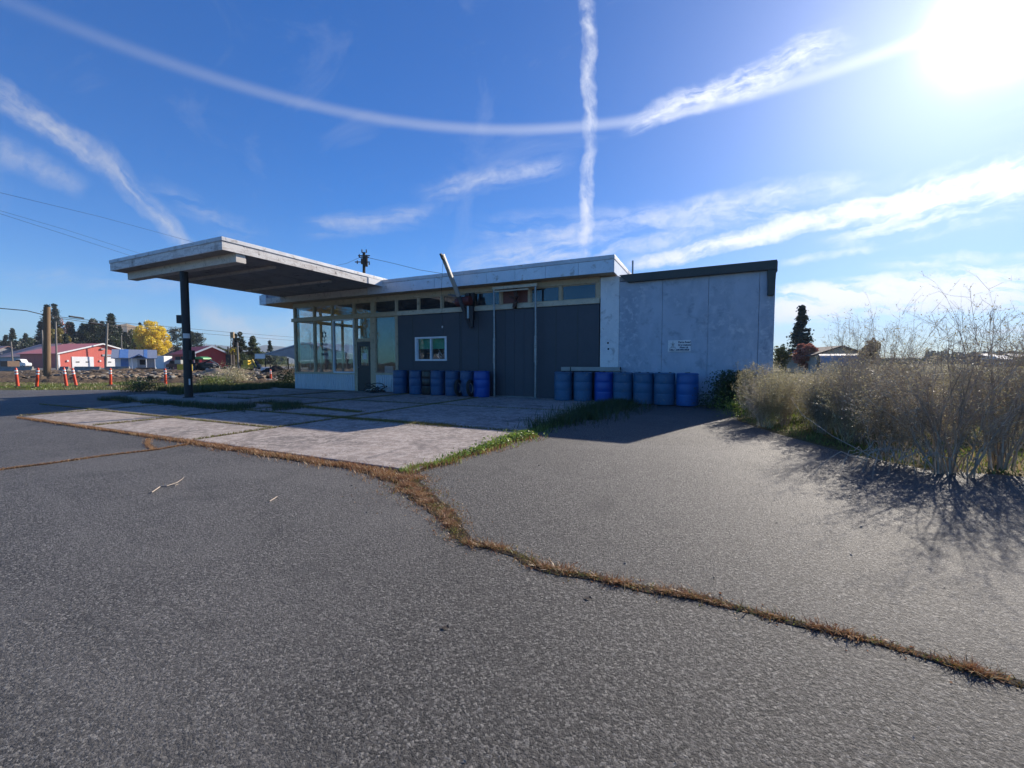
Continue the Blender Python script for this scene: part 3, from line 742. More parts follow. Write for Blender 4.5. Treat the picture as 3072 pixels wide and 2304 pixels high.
# header and rails of the glazed front
mb = MB()
mb.box(XL, XW-.03, YF-.02, YF+.12, ZTR, ZSOF-.004)
mb.box(XL-.08, XD, YF-.06, YF+.12, ZRAIL0, ZRAIL1)
part('frame_rail', mb, 'beige', root, bevel=.004)
mb = MB(); mb.box(XD+.004, fX(1395), YF-.06, YF+.12, ZRAIL0, ZRAIL1); mb.box(fX(1400), fX(1540), YF-.055, YF+.12, ZRAIL0-.01, ZRAIL1-.01)
mb.box(fX(1552), XW-.03, YF-.055, YF+.12, ZRAIL0, ZRAIL1)
part('frame_rail', mb, 'beigeold', root, bevel=.004)
mull = [886, 944, 998, 1063, 1120, 1190, 1256, 1326, 1411, 1502, 1588, 1680, 1793]
mw = {886: .10, 1120: .2, 1411: .3, 1793: .14}
mb = MB(); edges = []
for p in mull:
    wd = mw.get(p, .09); x = fX(p); edges.append((x-wd/2, x+wd/2))
    mb = MB(); mb.box(x-wd/2, x+wd/2, YF-.01, YF+.11, ZRAIL1, ZTR); part('mullion', mb, 'beige', root, bevel=.004)
for i in range(len(mull)-1):
    a = edges[i][1]; b = edges[i+1][0]
    mt = 'glassdark' if 5 <= i else 'glass'
    if i == 9: mt = 'redpanel'
    mb = MB(); mb.box(a+.03, b-.03, YF+.05, YF+.056, ZRAIL1+.035, ZTR-.035); wp = part('window', mb, mt, root)
    mb = MB(); mb.box(a, a+.03, YF+.03, YF+.08, ZRAIL1, ZTR); mb.box(b-.03, b, YF+.03, YF+.08, ZRAIL1, ZTR)
    mb.box(a+.03, b-.03, YF+.03, YF+.08, ZRAIL1, ZRAIL1+.035); mb.box(a+.03, b-.03, YF+.03, YF+.08, ZTR-.035, ZTR)
    part('frame', mb, 'beige', wp)
    if i >= 5 and i != 9:
        mb = MB(); mb.box(a, b, YF+.35, YF+.37, ZRAIL1-.1, ZTR+.1); part('blind', mb, 'interiordark' if i < 8 else 'interiorwall', root)
# lower big panes
ZS = .76
low = [(886, .1), (944, .09), (998, .09), (1066, .08)]
DX0, DX1 = fX(1070), fX(1112)
xs = [fX(p) for p, _ in low]
mb = MB()
for (p, wd), x in zip(low, xs):
    mb = MB(); mb.box(x-wd/2, x+wd/2, YF-.008, YF+.11, ZS, ZRAIL0); part('mullion', mb, 'beige', root, bevel=.004)
mb = MB(); mb.box(fX(1187), XD, YF-.012, YF+.11, ZS, ZRAIL0); part('mullion', mb, 'beige', root, bevel=.004)
mb = MB(); mb.box(DX1, fX(1127), YF-.012, YF+.11, 0, ZRAIL0); part('mullion', mb, 'beige', root, bevel=.004)
mb = MB(); mb.box(xs[-1]-.04, DX0, YF-.012, YF+.11, 0, ZS-.001); part('mullion', mb, 'beige', root)
mb = MB()
mb.box(DX0-.0, DX1+.0, YF-.012, YF+.11, 2.06, 2.16)
part('frame_rail', mb, 'beige', root, bevel=.004)
mb = MB(); mb.box(XL-.02, xs[-1]-.04, YF-.04, YF+.14, ZS-.05, ZS); mb.box(fX(1127), XD, YF-.04, YF+.14, ZS-.05, ZS); part('sill', mb, 'beigeold', root)
def knee(x0, x1):
    m = MB(); n = int((x1-x0)/.11); 
    m.box(x0, x1, YF+.02, YF+.12, 0.0, ZS-.052)
    for k in range(n):
        a = x0+(x1-x0)*k/n; m.box(a+.006, a+(x1-x0)/n-.02, YF-.012, YF+.019, 0.03, ZS-.06)
    return m
part('knee_wall', knee(XL, xs[-1]-.045), 'kneewhite', root); part('knee_wall', knee(fX(1127)+.005, XD-.005), 'kneewhite', root)
panes = [(xs[0]+.05, xs[1]-.045, ZS, ZRAIL0, 'beige'), (xs[1]+.045, xs[2]-.045, ZS, ZRAIL0, 'beige'), (xs[2]+.05, xs[3]-.045, ZS, ZRAIL0, 'whiteframe'),
         (fX(1127), fX(1187), ZS, ZRAIL0, 'beige'), (DX0, DX1, 2.16, ZRAIL0, 'beige')]
pobj = []
for (a, b, z0, z1, fm) in panes:
    mb = MB(); mb.box(a+.03, b-.03, YF+.05, YF+.056, z0+.03, z1-.03); wp = part('window', mb, 'glass', root); pobj.append(wp)
    t = .055 if fm == 'whiteframe' else .03; yy = YF-.015 if fm == 'whiteframe' else YF+.02
    mb = MB(); mb.box(a, a+t, yy, YF+.085, z0, z1); mb.box(b-t, b, yy, YF+.085, z0, z1); mb.box(a+t, b-t, yy, YF+.085, z0, z0+t); mb.box(a+t, b-t, yy, YF+.085, z1-t, z1)
    part('frame', mb, fm, wp)
# side glazing (left wall)
mb = MB(); yb_ = [YF+.13, 14.3, 15.6, 16.9]
for y in yb_: mb.box(XL, XL+.1, y-.045+(.05 if y == yb_[0] else 0), y+.045+(.05 if y == yb_[0] else 0), ZS, ZTR)
mb.box(XL, XL+.1, YF+.23, 16.85, ZTR, ZSOF-.004)
mb.box(XL-.02, XL+.12, YF+.23, 16.85, ZRAIL0, ZRAIL1)
part('mullion', mb, 'beige', root)
mb = MB(); mb.box(XL, XL+.1, YF+.13, 16.9, 0, ZS-.002); part('knee_wall', mb, 'kneewhite', root)
mb = MB(); mb.box(XL, XL+.1, 16.95, YB, 0, ZSOF-.01); mb.box(XL+.12, XL+4.45, YB-.14, YB, 0, ZSOF-.01); part('wall', mb, 'interiorwall', root)
for i in range(3):
    mb = MB(); mb.box(XL+.05, XL+.056, yb_[i]+.1, yb_[i+1]-.05, ZS+.02, ZRAIL0-.02); mb.box(XL+.05, XL+.056, yb_[i]+.1, yb_[i+1]-.05, ZRAIL1+.02, ZTR-.02)
    part('window', mb, 'glass', root)
# furniture glimpsed inside
mb = MB(); mb.box(fX(1140), fX(1178), YF+.9, YF+1.5, .05, 1.3); part('cabinet', mb, 'woodbrown', root, bevel=.01)
mb = MB(); mb.box(fX(1135), fX(1160), YF+.35, YF+.5, ZS+.02, ZS+.3); part('counter_box', mb, 'paper', root, bevel=.01)
# door
mb = MB(); dz0, dz1 = .03, 2.05; gx0, gx1 = DX0+.2, DX1-.12; gz0, gz1 = 1.08, 1.86
for bx in ((DX0+.05, gx0, dz0, dz1), (gx1, DX1-.02, dz0, dz1), (gx0, gx1, dz0, gz0), (gx0, gx1, gz1, dz1)):
    mb.box(bx[0], bx[1], YF+.0, YF+.05, bx[2], bx[3])
door = part('door', mb, 'doorblack', root)
mb = MB(); mb.box(DX0, DX0+.045, YF-.02, YF+.09, 0.02, 2.06); part('frame', mb, 'beigeold', door)
mb = MB(); mb.box(gx0, gx1, YF+.02, YF+.028, gz0, gz1); part('pane', mb, 'glass', door)
mb = MB(); mb.box(gx0+.12, gx1-.1, YF+.012, YF+.016, gz0+.25, gz1-.28); part('notice', mb, 'paper', door)
mb = MB(); mb.tube([(DX0+.12, YF, 1.0), (DX0+.12, YF-.06, 1.0)], .02, 8); mb.lathe([(.0, -.03), (.03, -.015), (.03, .015), (0, .03)], (DX0+.12, YF-.07, 1.0), 12); part('handle', mb, 'galv', door)
# canopy
YC0, YC1 = 6.62, YR+.75
ZC0, ZC1 = 4.10, 4.42
mb = MB(); mb.box(XC0+.04, XC1-.04, YC0+.04, YC1-.04, ZC0+.02, ZC1-.02); can = part('canopy', mb, 'soffit', root)
mb = MB(); mb.box(XC0, XC1, YC0, YC0+.038, ZC0-.01, ZC1-.11); mb.box(XC0, XC0+.038, YC0+.04, YC1, ZC0-.01, ZC1-.11); mb.box(XC1-.038, XC1, YC0+.04, 11.68, ZC0-.01, ZC1-.11)
part('fascia', mb, 'oldwhite', can)
mb = MB(); mb.box(XC0-.02, XC1+.02, YC0-.02, YC0+.08, ZC1-.105, ZC1); mb.box(XC0-.02, XC0+.08, YC0+.081, YC1, ZC1-.105, ZC1); mb.box(XC1-.08, XC1+.02, YC0+.081, YC1, ZC1-.105, ZC1)
part('flashing', mb, 'flashing', can, bevel=.008)
mb = MB(); mb.box(XC1-.03, XC1+.02, 11.685, YC1, ZC0-.005, ZC1-.11); part('flashing', mb, 'whitepaint', can)
mb = MB(); mb.box(XC0+.12, XC1-.06, 7.0, 7.25, 3.87, ZC0+.015); mb.box(XC1-.16, XC1-.055, 6.99, 7.26, 3.86, 4.0); part('beam', mb, 'beamwhite', can, bevel=.006)
for (a, b) in (((578, 840), (812, 797)), ((700, 876), (990, 841))):
    p = G(a[0], a[1], ZC0); q = G(b[0], b[1], ZC0); ym = (p.y+q.y)/2
    mb = MB(); mb.box(max(min(p.x, q.x), XC0+.3), min(max(p.x, q.x), XC1-.3), ym-.05, ym+.05, ZC0-.055, ZC0+.015); part('light_channel', mb, 'beamwhite', can)
mb = MB()
for yy in (8.3, 9.5, 10.7): mb.box(XC0+.06, XC1-.06, yy-.012, yy+.012, ZC0+.008, ZC0+.019)
for xx in (-15.9, -14.5, -13.1): mb.box(xx-.012, xx+.012, YC0+.06, YR-.06, ZC0+.008, ZC0+.018)
part('joint_strip', mb, 'soffit', can)
CXc, CYc = PY(559, 1000, 7.12).x, 7.12
mb = MB(); mb.lathe([(.15, .14), (.15, .17), (.108, .17), (.104, 3.87)], (CXc, CYc, 0), 20); colm = part('column', mb, 'blacksteel', root, smooth=True)
pc = D(570, 1008, (Vector((CXc, CYc, 0))).dot(Fh)); tocam = Vector((-CXc, -CYc, 0)).normalized(); side = Vector((0, 0, 1)).cross(tocam)
mb = MB(); c = Vector((CXc, CYc, pc.z)); 
nq = 6; vs = []; 
for k in range(nq+1):
    a = R(-48+96*k/nq); dirv = tocam*math.cos(a)+side*math.sin(a)
    for zz in (-.07, .07): vs.append(c+dirv*.111+Vector((0, 0, zz)))
mb.add(vs, [(2*k, 2*k+2, 2*k+3, 2*k+1) for k in range(nq)]); part('notice', mb, 'paper', colm)
zb = D(541, 956, 12.3).z
mb = MB(); mb.obox(Vector((CXc, CYc, zb))-side*-.0+(-Rt)*.165+Vector((0, 0, 0)), Rt*.07, Fh*.06, Vector((0, 0, .12))); part('junction_box', mb, 'blacksteel', colm)
mb = MB(); zb2 = D(585, 1065, 12.3).z; mb.obox(Vector((CXc, CYc, zb2))+Rt*.14, Rt*.05, Fh*.06, Vector((0, 0, .14))); part('junction_box', mb, 'blacksteel', colm)
mb = MB(); c2_ = Vector((CXc, CYc, .62)); mb.obox(c2_+tocam*.11+side*.03, side*.02, tocam*.008, Vector((0, 0, .09))); part('sticker', mb, 'paper', colm)
# vent pipe on roof
mb = MB(); p = PY(1898, 800, 15.0); mb.tube([(p.x, 15, 3.78), (p.x, 15, fZ(1898, 782, 15.0))], .03, 8); part('vent_pipe', mb, 'galv', root)
mb = MB(); p = PY(1267, 832, 14.2); mb.tube([(p.x, 14.2, ZTOP-.06), (p.x, 14.2, p.z+.05)], .03, 8); part('vent_pipe', mb, 'galv', root)

# ---- wall sign
def textobj(name, s, size, loc, mat, parent, rot=(R(90), 0, 0), align='CENTER', ext=.001, bold=False):
    cu = bpy.data.curves.new(name, 'FONT'); cu.body = s; cu.size = size; cu.align_x = align; cu.extrude = ext
    if bold: cu.offset = .003
    o = bpy.data.objects.new(name, cu); dg = bpy.context.evaluated_depsgraph_get()
    COL.objects.link(o); bpy.context.view_layer.update()
    me = bpy.data.meshes.new_from_object(o.evaluated_get(bpy.context.evaluated_depsgraph_get())); COL.objects.unlink(o); bpy.data.objects.remove(o)
    e = Matrix.Translation(loc) @ Matrix.Rotation(rot[0], 4, 'X'); me.transform(e)
    return link_mesh(name, me, mat, parent)
ys = YF-.03
s0 = PY(2004, 1021, ys); s1 = PY(2072, 1054, ys); sw = s1.x-s0.x
sg = thing('wall_sign', 'small white sign with dark lettering and a drawn emblem on the grey wall', 'sign', (s0.x, ys, s1.z))
mb = MB(); mb.box(s0.x, s1.x, ys, ys+.012, s1.z, s0.z); part('board', mb, 'whitepaint', sg)
hh = s0.z-s1.z
for k, (tx, sx, zz, sc) in enumerate((('Barra Road', .72, .74, .19), ('Generations', .72, .50, .18), ('Phone #', .70, .29, .17), ('Office: 208-800-0828', .5, .08, .165))):
    textobj('lettering', tx, hh*sc*1.15, (s0.x+sw*sx, ys-.004, s1.z+hh*zz), 'inkblue', sg, bold=True)
mb = MB(); cx, cz = s0.x+sw*.22, s1.z+hh*.62
for k in range(5):
    a = R(90+72*k); mb.tube([(cx, ys-.004, cz), (cx+.06*math.cos(a), ys-.004, cz+.09*math.sin(a))], [.012, .004], 5)
mb.tube([(cx-.09, ys-.004, cz-.11), (cx, ys-.004, cz-.07), (cx+.09, ys-.004, cz-.11)], .007, 5); part('emblem', mb, 'galv', sg)
# decal on office glass (painted lettering on a pane, part of the building)
dx = fX(972); dy = YF+.045
pw = pobj[1]
for tx, zc, s in (('Marlo', fZ(972, 1036), .17), ('Petals', fZ(972, 1052), .15), ('208-428', fZ(972, 1066), .13)):
    textobj('lettering', tx, s, (dx, dy, zc), 'ink', pw, bold=True)
mb = MB(); cz = fZ(972, 1004)
for k in range(6):
    a = R(60*k+90); mb.lathe([(0, -.002), (.04, 0), (0, .002)], (0, 0, 0), 8)
    mb.v[-24:] = [(dx+.1*math.cos(a)+v[0], dy+v[2], cz+.12*math.sin(a)+v[1]*1.5) for v in mb.v[-24:]]
mb.tube([(dx, dy, cz-.1), (dx-.02, dy, cz-.35)], .012, 5); mb.tube([(dx-.12, dy, cz-.22), (dx-.01, dy, cz-.3), (dx+.12, dy, cz-.2)], .01, 5)
part('decal', mb, 'ink', pw)

# ---- hoist boom on the wall
hb = thing('hoist_boom', 'tilted steel hoist boom rising past the roof edge from a winch on the dark wall', 'hoist', (fX(1410), YF-.2, 2.2))
tip = PY(1325, 764, 11.45); foot = PY(1412, 985, YF-.12); knee_ = PY(1383, 915, 12.35)
def lerp(a, b, t): return a+(b-a)*t
ax = (foot-tip).normalized(); sd = ax.cross(Vector((0, 1, 0))).normalized(); up2 = sd.cross(ax).normalized()
for f0, f1, mt_ in ((0, .55, 'boompaint'), (.552, 1, 'boomshaded')):  # upper half coloured as lit, lower half darkened to stand for shade
    mb = MB(); mid = lerp(tip, foot, (f0+f1)/2); hl = (foot-tip).length*(f1-f0)/2
    mb.obox(mid, ax*hl, sd*.055, up2*.012); mb.obox(mid+sd*.052+up2*.05, ax*hl*.99, sd*.008, up2*.04); mb.obox(mid-sd*.052+up2*.05, ax*hl*.97, sd*.008, up2*.04)
    part('arm', mb, mt_, hb, bevel=.004)
mb = MB(); mb.torus(tip+ax*.1, sd, .06, .022, 14, 6); mb.tube([tip+sd*.06+ax*.05, tip-sd*.06+ax*.05], .02, 8); mb.obox(tip-up2*.04+ax*.04, ax*.09, sd*.04, up2*.015); part('pulley', mb, 'blacksteel', hb)
wc = PY(1392, 905, YF-.42)
mb = MB(); mb.tube([wc+Vector((-.26, 0, -.02)), wc+Vector((.27, 0, .03))], .155, 18); mb.tube([wc+Vector((-.32, 0, 0)), wc+Vector((-.26, 0, 0))], .12, 14); part('drum', mb, 'redsteel', hb, bevel=.01)
mb = MB(); mb.box(wc.x+.02, wc.x+.2, wc.y, YF-.01, wc.z-.1, wc.z+.06); mb.box(wc.x+.12, wc.x+.26, wc.y-.1, wc.y+.02, wc.z+.17, wc.z+.27); mb.box(wc.x-.2, wc.x+.2, YF-.06, YF-.01, wc.z-.6, wc.z+.35)
part('bracket', mb, 'blacksteel', hb, bevel=.008)
mb = MB(); pa = PY(1404, 918, YF-.5); pb = PY(1404, 955, YF-.5); mb.box(pa.x-.045, pa.x+.035, pa.y, pa.y+.02, pb.z, pa.z); part('plate', mb, 'galv', hb)
mb = MB(); mb.box(pa.x+.05, pa.x+.17, pa.y+.03, pa.y+.12, pb.z-.3, pa.z); part('motor_post', mb, 'blacksteel', hb, bevel=.01)
hk = PY(1327, 978, 12.3); mb = MB(); mb.tube([tip+ax*.12, PY(1324, 870, 11.9), hk+Vector((0, 0, .02)), hk+Vector((.03, .1, -.35))], .005, 5); part('cable', mb, 'wire', hb)
mb = MB(); mb.tube([hk, hk+Vector((0, 0, -.07))], [.03, .02], 8); part('hook', mb, 'paper', hb)
mb = MB(); q0 = PY(1384, 893, YF-.3)
mb.tube([q0, PY(1362, 886, YF-.25), PY(1345, 884, YF-.2)], .03, 6); mb.tube([q0+Vector((0, 0, -.12)), PY(1358, 906, YF-.25)], .02, 6); part('strut', mb, 'galv', hb)

# ---- pipe frame
pf = thing('pipe_frame', 'tall galvanised pipe door frame standing against the dark wall', 'frame', (fX(1545), YF-.25, 0))
yp = YF-.28
for pxx, top in ((1483, 868), (1606, 850)):
    x = PY(pxx, 1180, yp).x; z = PY(pxx, top, yp).z
    mb = MB(); mb.tube([(x, yp, .02), (x+.01, yp, z*.5), (x-.005, yp, z)], .035, 10); mb.tube([(x, yp-.0, z*.32), (x+.005, yp, z*.55)], .048, 10); mb.box(x-.06, x+.06, yp-.06, yp+.06, .02, .035)
    part('post', mb, 'galv', pf, smooth=True)
xa = PY(1483, 1180, yp).x; xb = PY(1606, 1180, yp).x; za = PY(1483, 868, yp).z
mb = MB(); mb.box(xa-.05, xb+.06, yp-.05, yp+.05, za-.02, za+.075); mb.box(xa-.03, xb-.25, yp-.02, yp+.02, za-.1, za-.06); part('header', mb, 'beigeold', pf, bevel=.006)
ch = thing('rusty_track', 'bent rusty door track hanging in front of the red transom panel', 'door track', (fX(1550), YF-.15, 3.2))
mb = MB(); yk = YF-.16
P_ = lambda a, b: PY(a, b, yk)
mb.tube([P_(1522, 862), P_(1534, 860), P_(1546, 866), P_(1549, 890), P_(1548, 905), P_(1541, 922)], [.03, .035, .07, .08, .075, .06], 8); part('channel', mb, 'rust', ch)
mb = MB(); mb.tube([P_(1528, 889), P_(1546, 896)], .03, 6); part('bracket', mb, 'rust', ch)
mb = MB(); mb.tube([P_(1500, 868), P_(1503, 862), P_(1530, 864)], .03, 6); part('bracket', mb, 'rust', ch)

# ---- barrels
def barrel_proto():
    r0 = thing('plastic_barrel', 'x', 'barrel')
    prof = [(.25, 0), (.28, .012), (.285, .04), (.285, .14), (.288, .26), (.290, .295), (.2855, .305), (.2855, .315), (.290, .325), (.291, .45), (.290, .575), (.2855, .585), (.2855, .595), (.290, .605), (.288, .70), (.28, .80), (.276, .835), (.289, .842), (.289, .868), (.276, .875), (.265, .885)]
    mb = MB(); mb.lathe(prof, (0, 0, 0), 32); part('body', mb, 'barrelblue', r0, local=True, smooth=True)
    mb = MB(); mb.lathe([(.262, .8855), (.262, .889), (.245, .889), (.24, .887)], (0, 0, 0), 32); part('lid', mb, 'barrelblue', r0, local=True, smooth=True)
    for sx in (-1, 1):
        mb = MB(); mb.lathe([(.035, .8875), (.035, .902), (.03, .905)], (sx*.16, 0, 0), 14); part('bung', mb, 'blacksteel', r0, local=True)
    return r0
proto = barrel_proto(); used = [False]
mesh_mat = {}
def place_barrel(x, y, mat, label, s=1.0, rz=0, group=None):
    o = proto if not used[0] else copy_tree(proto); used[0] = True
    o.location = (x, y, .02); o.scale = (s, s, 1) if s != 1 else (1, 1, 1); o.rotation_euler = (0, 0, rz)
    o['label'] = label; o['category'] = 'barrel'; o['group'] = group
    for ch_ in o.children:
        if ch_.name.split('.')[0] in ('body', 'lid'):
            key = (ch_.name.split('.')[0], mat)
            if key not in mesh_mat:
                me = ch_.data.copy(); me.materials.clear(); me.materials.append(M[mat]); mesh_mat[key] = me
            ch_.data = mesh_mat[key]
    return o
g1 = 'blue barrels under the small window'; g2 = 'blue barrels in front of the grey wall'
yb1 = YF-.36
for (p0, p1, mt, lb) in ((1178, 1224, 'barrelblue', 'dull blue barrel nearest the office door, leftmost of the row under the window'),
    (1226, 1273, 'barrelblue', 'dull blue barrel second from the left in the row under the small window'),
    (1292, 1334, 'barrelblue', 'dull blue barrel just right of the black barrel under the window'),
    (1336, 1378, 'barrelblue', 'dull blue barrel with the first tyre leaning on its right side'),
    (1381, 1423, 'barrelblue', 'dull blue barrel between the two leaning tyres and the bright blue barrel'),
    (1424, 1476, 'barrelroyal', 'bright royal blue barrel beside the pipe frame, right end of its row')):
    c = PY((p0+p1)/2, HOR, yb1); k = (p1-p0)
    place_barrel(c.x, yb1 - (.12 if p0 == 1424 else 0) , mt, lb, .97 if k > 44 else .92, random.uniform(0, 3), g1)
c = PY(1281, HOR, YF-.33); place_barrel(c.x+.05, YF-.3, 'blackpaint', 'black barrel standing in the gap between the blue barrels under the window', .95, 0, g1)
for i, (p0, p1, mt, lb) in enumerate(((1664, 1717, 'barrelfaded', 'faded blue barrel at the left end of the row by the grey wall'),
    (1721, 1778, 'barrelfaded', 'faded blue barrel just left of the deep royal blue barrel'),
    (1785, 1841, 'barrelroyal', 'deep royal blue barrel standing third in the row by the grey wall'),
    (1841, 1899, 'barrelfaded', 'faded blue barrel just right of the deep royal blue barrel'),
    (1902, 1961, 'barrelfaded', 'faded blue barrel in the middle of the grey wall row, below the dark fascia corner'),
    (1964, 2025, 'barrelfaded', 'faded blue barrel just left of the light blue barrel by the shrubs'),
    (2029, 2098, 'barrelbright', 'light blue barrel nearest the shrubs, partly hidden by weeds'))):
    yy = YF-.42 - .05*max(0, i-2)
    c = PY((p0+p1)/2, HOR, yy); place_barrel(c.x, yy, mt, lb, .98, random.uniform(0, 3), g2)
tr = thing('plastic_trough', 'long pale trough resting across the barrels where dark and grey walls meet', 'trough', (fX(1760), YF-.2, .9))
mb = MB(); a = fX(1692); b = fX(1865); y0, y1 = YF-.3, YF-.06; z0 = .935
mb.box(a, b, y0, y1, z0, z0+.03); mb.box(a, b, y0, y0+.02, z0+.031, z0+.12); mb.box(a, b, y1-.02, y1, z0+.031, z0+.12); part('tray', mb, 'tanplastic', tr, bevel=.006)
mb = MB(); mb.box(a+.3, a+.33, y0-.01, y0-.002, z0, z0+.12); mb.box(b-.02, b, y0+.021, y1-.021, z0+.031, z0+.12); part('end_cap', mb, 'blacksteel', tr)
# tyres leaning on barrels
for k, (pxx, lb) in enumerate(((1376, 'worn tyre standing on edge at the right of the fourth dull barrel'), (1412, 'worn tyre standing on edge touching the bright blue barrel'))):
    c = PY(pxx, 1168, yb1-.33); tw = thing('leaning_tyre', lb, 'tyre', (c.x, c.y, .02), 'tyres leaning on the barrels')
    axd = Vector((1, .12, .10))
    mb = MB(); mb.torus((c.x, c.y, .325), axd, .235, .062, 28, 10); part('tyre', mb, 'rubber', tw, smooth=True)
    mb = MB(); mb.torus((c.x, c.y, .325), axd, .165, .018, 24, 6); part('rim', mb, 'rimgrey', tw, smooth=True)
# hose heap by the door
hp = thing('hose_heap', 'tangled heap of black hose beside the office door', 'hose', (fX(1145), YF-.3, 0))
mb = MB()
for k in range(9):
    pts = []; cx = fX(1142)+random.uniform(-.25, .35); cy = YF-.35+random.uniform(-.15, .1); rr = random.uniform(.14, .42); ph = random.uniform(0, 6); hz_ = random.uniform(.05, .34)
    for i in range(15):
        a = ph+i*.34; pts.append((cx+rr*1.3*math.cos(a), cy+rr*.5*math.sin(a), .05+hz_*(.5+.5*math.sin(a*1.0+k))))
    mb.tube(pts, .016, 6)
part('hose', mb, 'rubber', hp, smooth=True)
mb = MB()
for k in range(4):
    pts = []; cx = fX(1130)+random.uniform(-.1, .2); cy = YF-.4
    for i in range(8):
        a = i*.3+k; pts.append((cx+.2*math.cos(a), cy+.1*math.sin(a), .05+.08*abs(math.sin(a))))
    mb.tube(pts, .01, 5)
part('pale_cord', mb, 'paper', hp)
# ================================================================== PLANTS ON THE LOT
def along(pts, n, jit, rg=rng):
    """n random points along a polyline of (x,y,width)"""
    P = np.array(pts, float); seg = np.linalg.norm(np.diff(P[:, :2], axis=0), axis=1); cum = np.r_[0, np.cumsum(seg)]
    # weight by local width so density is even
    t = rg.uniform(0, cum[-1], n*2); k = np.clip(np.searchsorted(cum, t)-1, 0, len(seg)-1); f = (t-cum[k])/seg[k]
    wd = P[k, 2]*(1-f)+P[k+1, 2]*f; keep = rg.uniform(0, wd.max(), n*2) < wd; k = k[keep]; f = f[keep]; wd = wd[keep]
    xy = P[k, :2]*(1-f)[:, None]+P[k+1, :2]*f[:, None]; d = P[k+1, :2]-P[k, :2]; d /= np.linalg.norm(d, axis=1)[:, None]
    nrm = np.c_[-d[:, 1], d[:, 0]]; off = np.clip(rg.standard_t(3, len(k))*.36, -1.9, 1.9)*wd
    wob = np.array([mnoise.noise(Vector((a*3.1, b*3.1, 0))) for a, b in xy])*wd*jit
    return np.c_[xy+nrm*(off+wob)[:, None], np.zeros(len(k))]
def gp(px, py, w): p = G(px, py); return (p.x, p.y, w)
crack = [gp(1180, 1425, .09), gp(1225, 1450, .16), gp(1263, 1487, .13), gp(1306, 1519, .10), gp(1350, 1556, .085), gp(1378, 1603, .065), gp(1415, 1631, .05), gp(1480, 1642, .04), gp(1552, 1668, .042),
    gp(1624, 1702, .05), gp(1697, 1722, .045), gp(1787, 1734, .035), gp(1896, 1760, .04), gp(2083, 1792, .035), gp(2361, 1862, .03), gp(2639, 1930, .03), gp(2847, 1992, .03), gp(3072, 2055, .03), gp(3300, 2125, .03)]
def soilstrip(name, pts, sc=.8, z=.004):
    V = []; F = []; fine = []
    for i in range(len(pts)-1):
        for k in range(8):
            f = k/8; fine.append([pts[i][m]*(1-f)+pts[i+1][m]*f for m in range(3)])
    fine.append(list(pts[-1]))
    for i, (x, y, w_) in enumerate(fine):
        a = fine[max(i-1, 0)]; b = fine[min(i+1, len(fine)-1)]; d = Vector((b[0]-a[0], b[1]-a[1], 0)).normalized(); nn = Vector((-d.y, d.x, 0))
        w1 = w_*sc*(1+.5*mnoise.noise(Vector((x*7, y*7, 0)))); w2 = w_*sc*(1+.5*mnoise.noise(Vector((x*7, y*7, 5))))
        V += [(x+nn.x*w1, y+nn.y*w1, z), (x-nn.x*w2, y-nn.y*w2, z)]
    for i in range(len(fine)-1): F.append((2*i, 2*i+1, 2*i+3, 2*i+2))
    o = link_mesh(name, np_mesh(name, V, F), 'soil'); structure(o)
soilstrip('crack_soil', crack)
P = along(crack, 21000, .7); cl = np.array([mnoise.noise(Vector((a*9, b*9, 3))) for a, b in P[:, :2]]); P = P[rng.uniform(0, 1, len(P)) < .55+cl*1.3]; cl = np.array([mnoise.noise(Vector((a*6, b*6, 7))) for a, b in P[:, :2]])
V, F = blades(P, .029*(1+cl*1.3), .0022, 2.4)
o = link_mesh('crack_weeds', np_mesh('crack_weeds', V, F), 'weeddry'); props(o, kind='stuff', label='rusty brown dried weeds filling the long crack across the asphalt', cat='weeds')
P = along([(a, b, c*2.2) for a, b, c in crack], 1500, .5); P[:, 2] = .004; V, F = leaves(P, .007, rng, .8); o = link_mesh('crack_litter', np_mesh('crack_litter', V, F), 'weeddry'); props(o, kind='stuff', label='brown leaf crumbs and chaff scattered beside the weedy crack', cat='litter')
P = along(crack, 4200, .6); V, F = blades(P, .024, .0028, 2.0)
o = link_mesh('crack_grass', np_mesh('crack_grass', V, F), 'weedmix'); props(o, kind='stuff', label='yellow green grass tufts among the dry weeds in the crack', cat='grass')
front_edge = [(-13.4, 3.50, .03), (-10.2, 3.50, .05), (-9, 3.50, .035), (-7, 3.50, .09), (-5.6, 3.47, .10), (-4.6, 3.45, .11), (-3.7, 3.45, .11), (-3.1, 3.40, .14), (-2.9, 3.30, .15)]
e2 = [gp(1166, 1415, .08), gp(1225, 1450, .10)]
soilstrip('edge_soil', front_edge+[e2[1]])
P = along(front_edge+[e2[1]], 15000, .5); V, F = blades(P, .05, .0028, 1.2)
o = link_mesh('edge_weeds', np_mesh('edge_weeds', V, F), 'weeddry'); props(o, kind='stuff', label='dry brown weeds along the front edge of the concrete apron', cat='weeds')
right_edge = [(-2.95, 3.45, .12), (-2.85, 3.9, .10), (-2.78, 4.6, .10), (-2.72, 5.4, .16), (-2.68, 6.2, .2), (-2.7, 8, .14), (-2.75, 10, .14), (-2.7, 12.4, .2)]
P = along(right_edge, 5200, .6); V, F = blades(P, .075, .005, .9)
o = link_mesh('edge_grass', np_mesh('edge_grass', V, F), 'weedgreen'); props(o, kind='stuff', label='bright green grass growing along the right edge of the concrete apron', cat='grass')
P = along(right_edge[:5], 5200, .9); V, F = blades(P, .05, .0035, .9)
o = link_mesh('edge_weeds', np_mesh('edge_weeds', V, F), 'weeddry'); props(o, kind='stuff', label='brown dead weeds between the concrete apron and the right hand asphalt', cat='weeds')
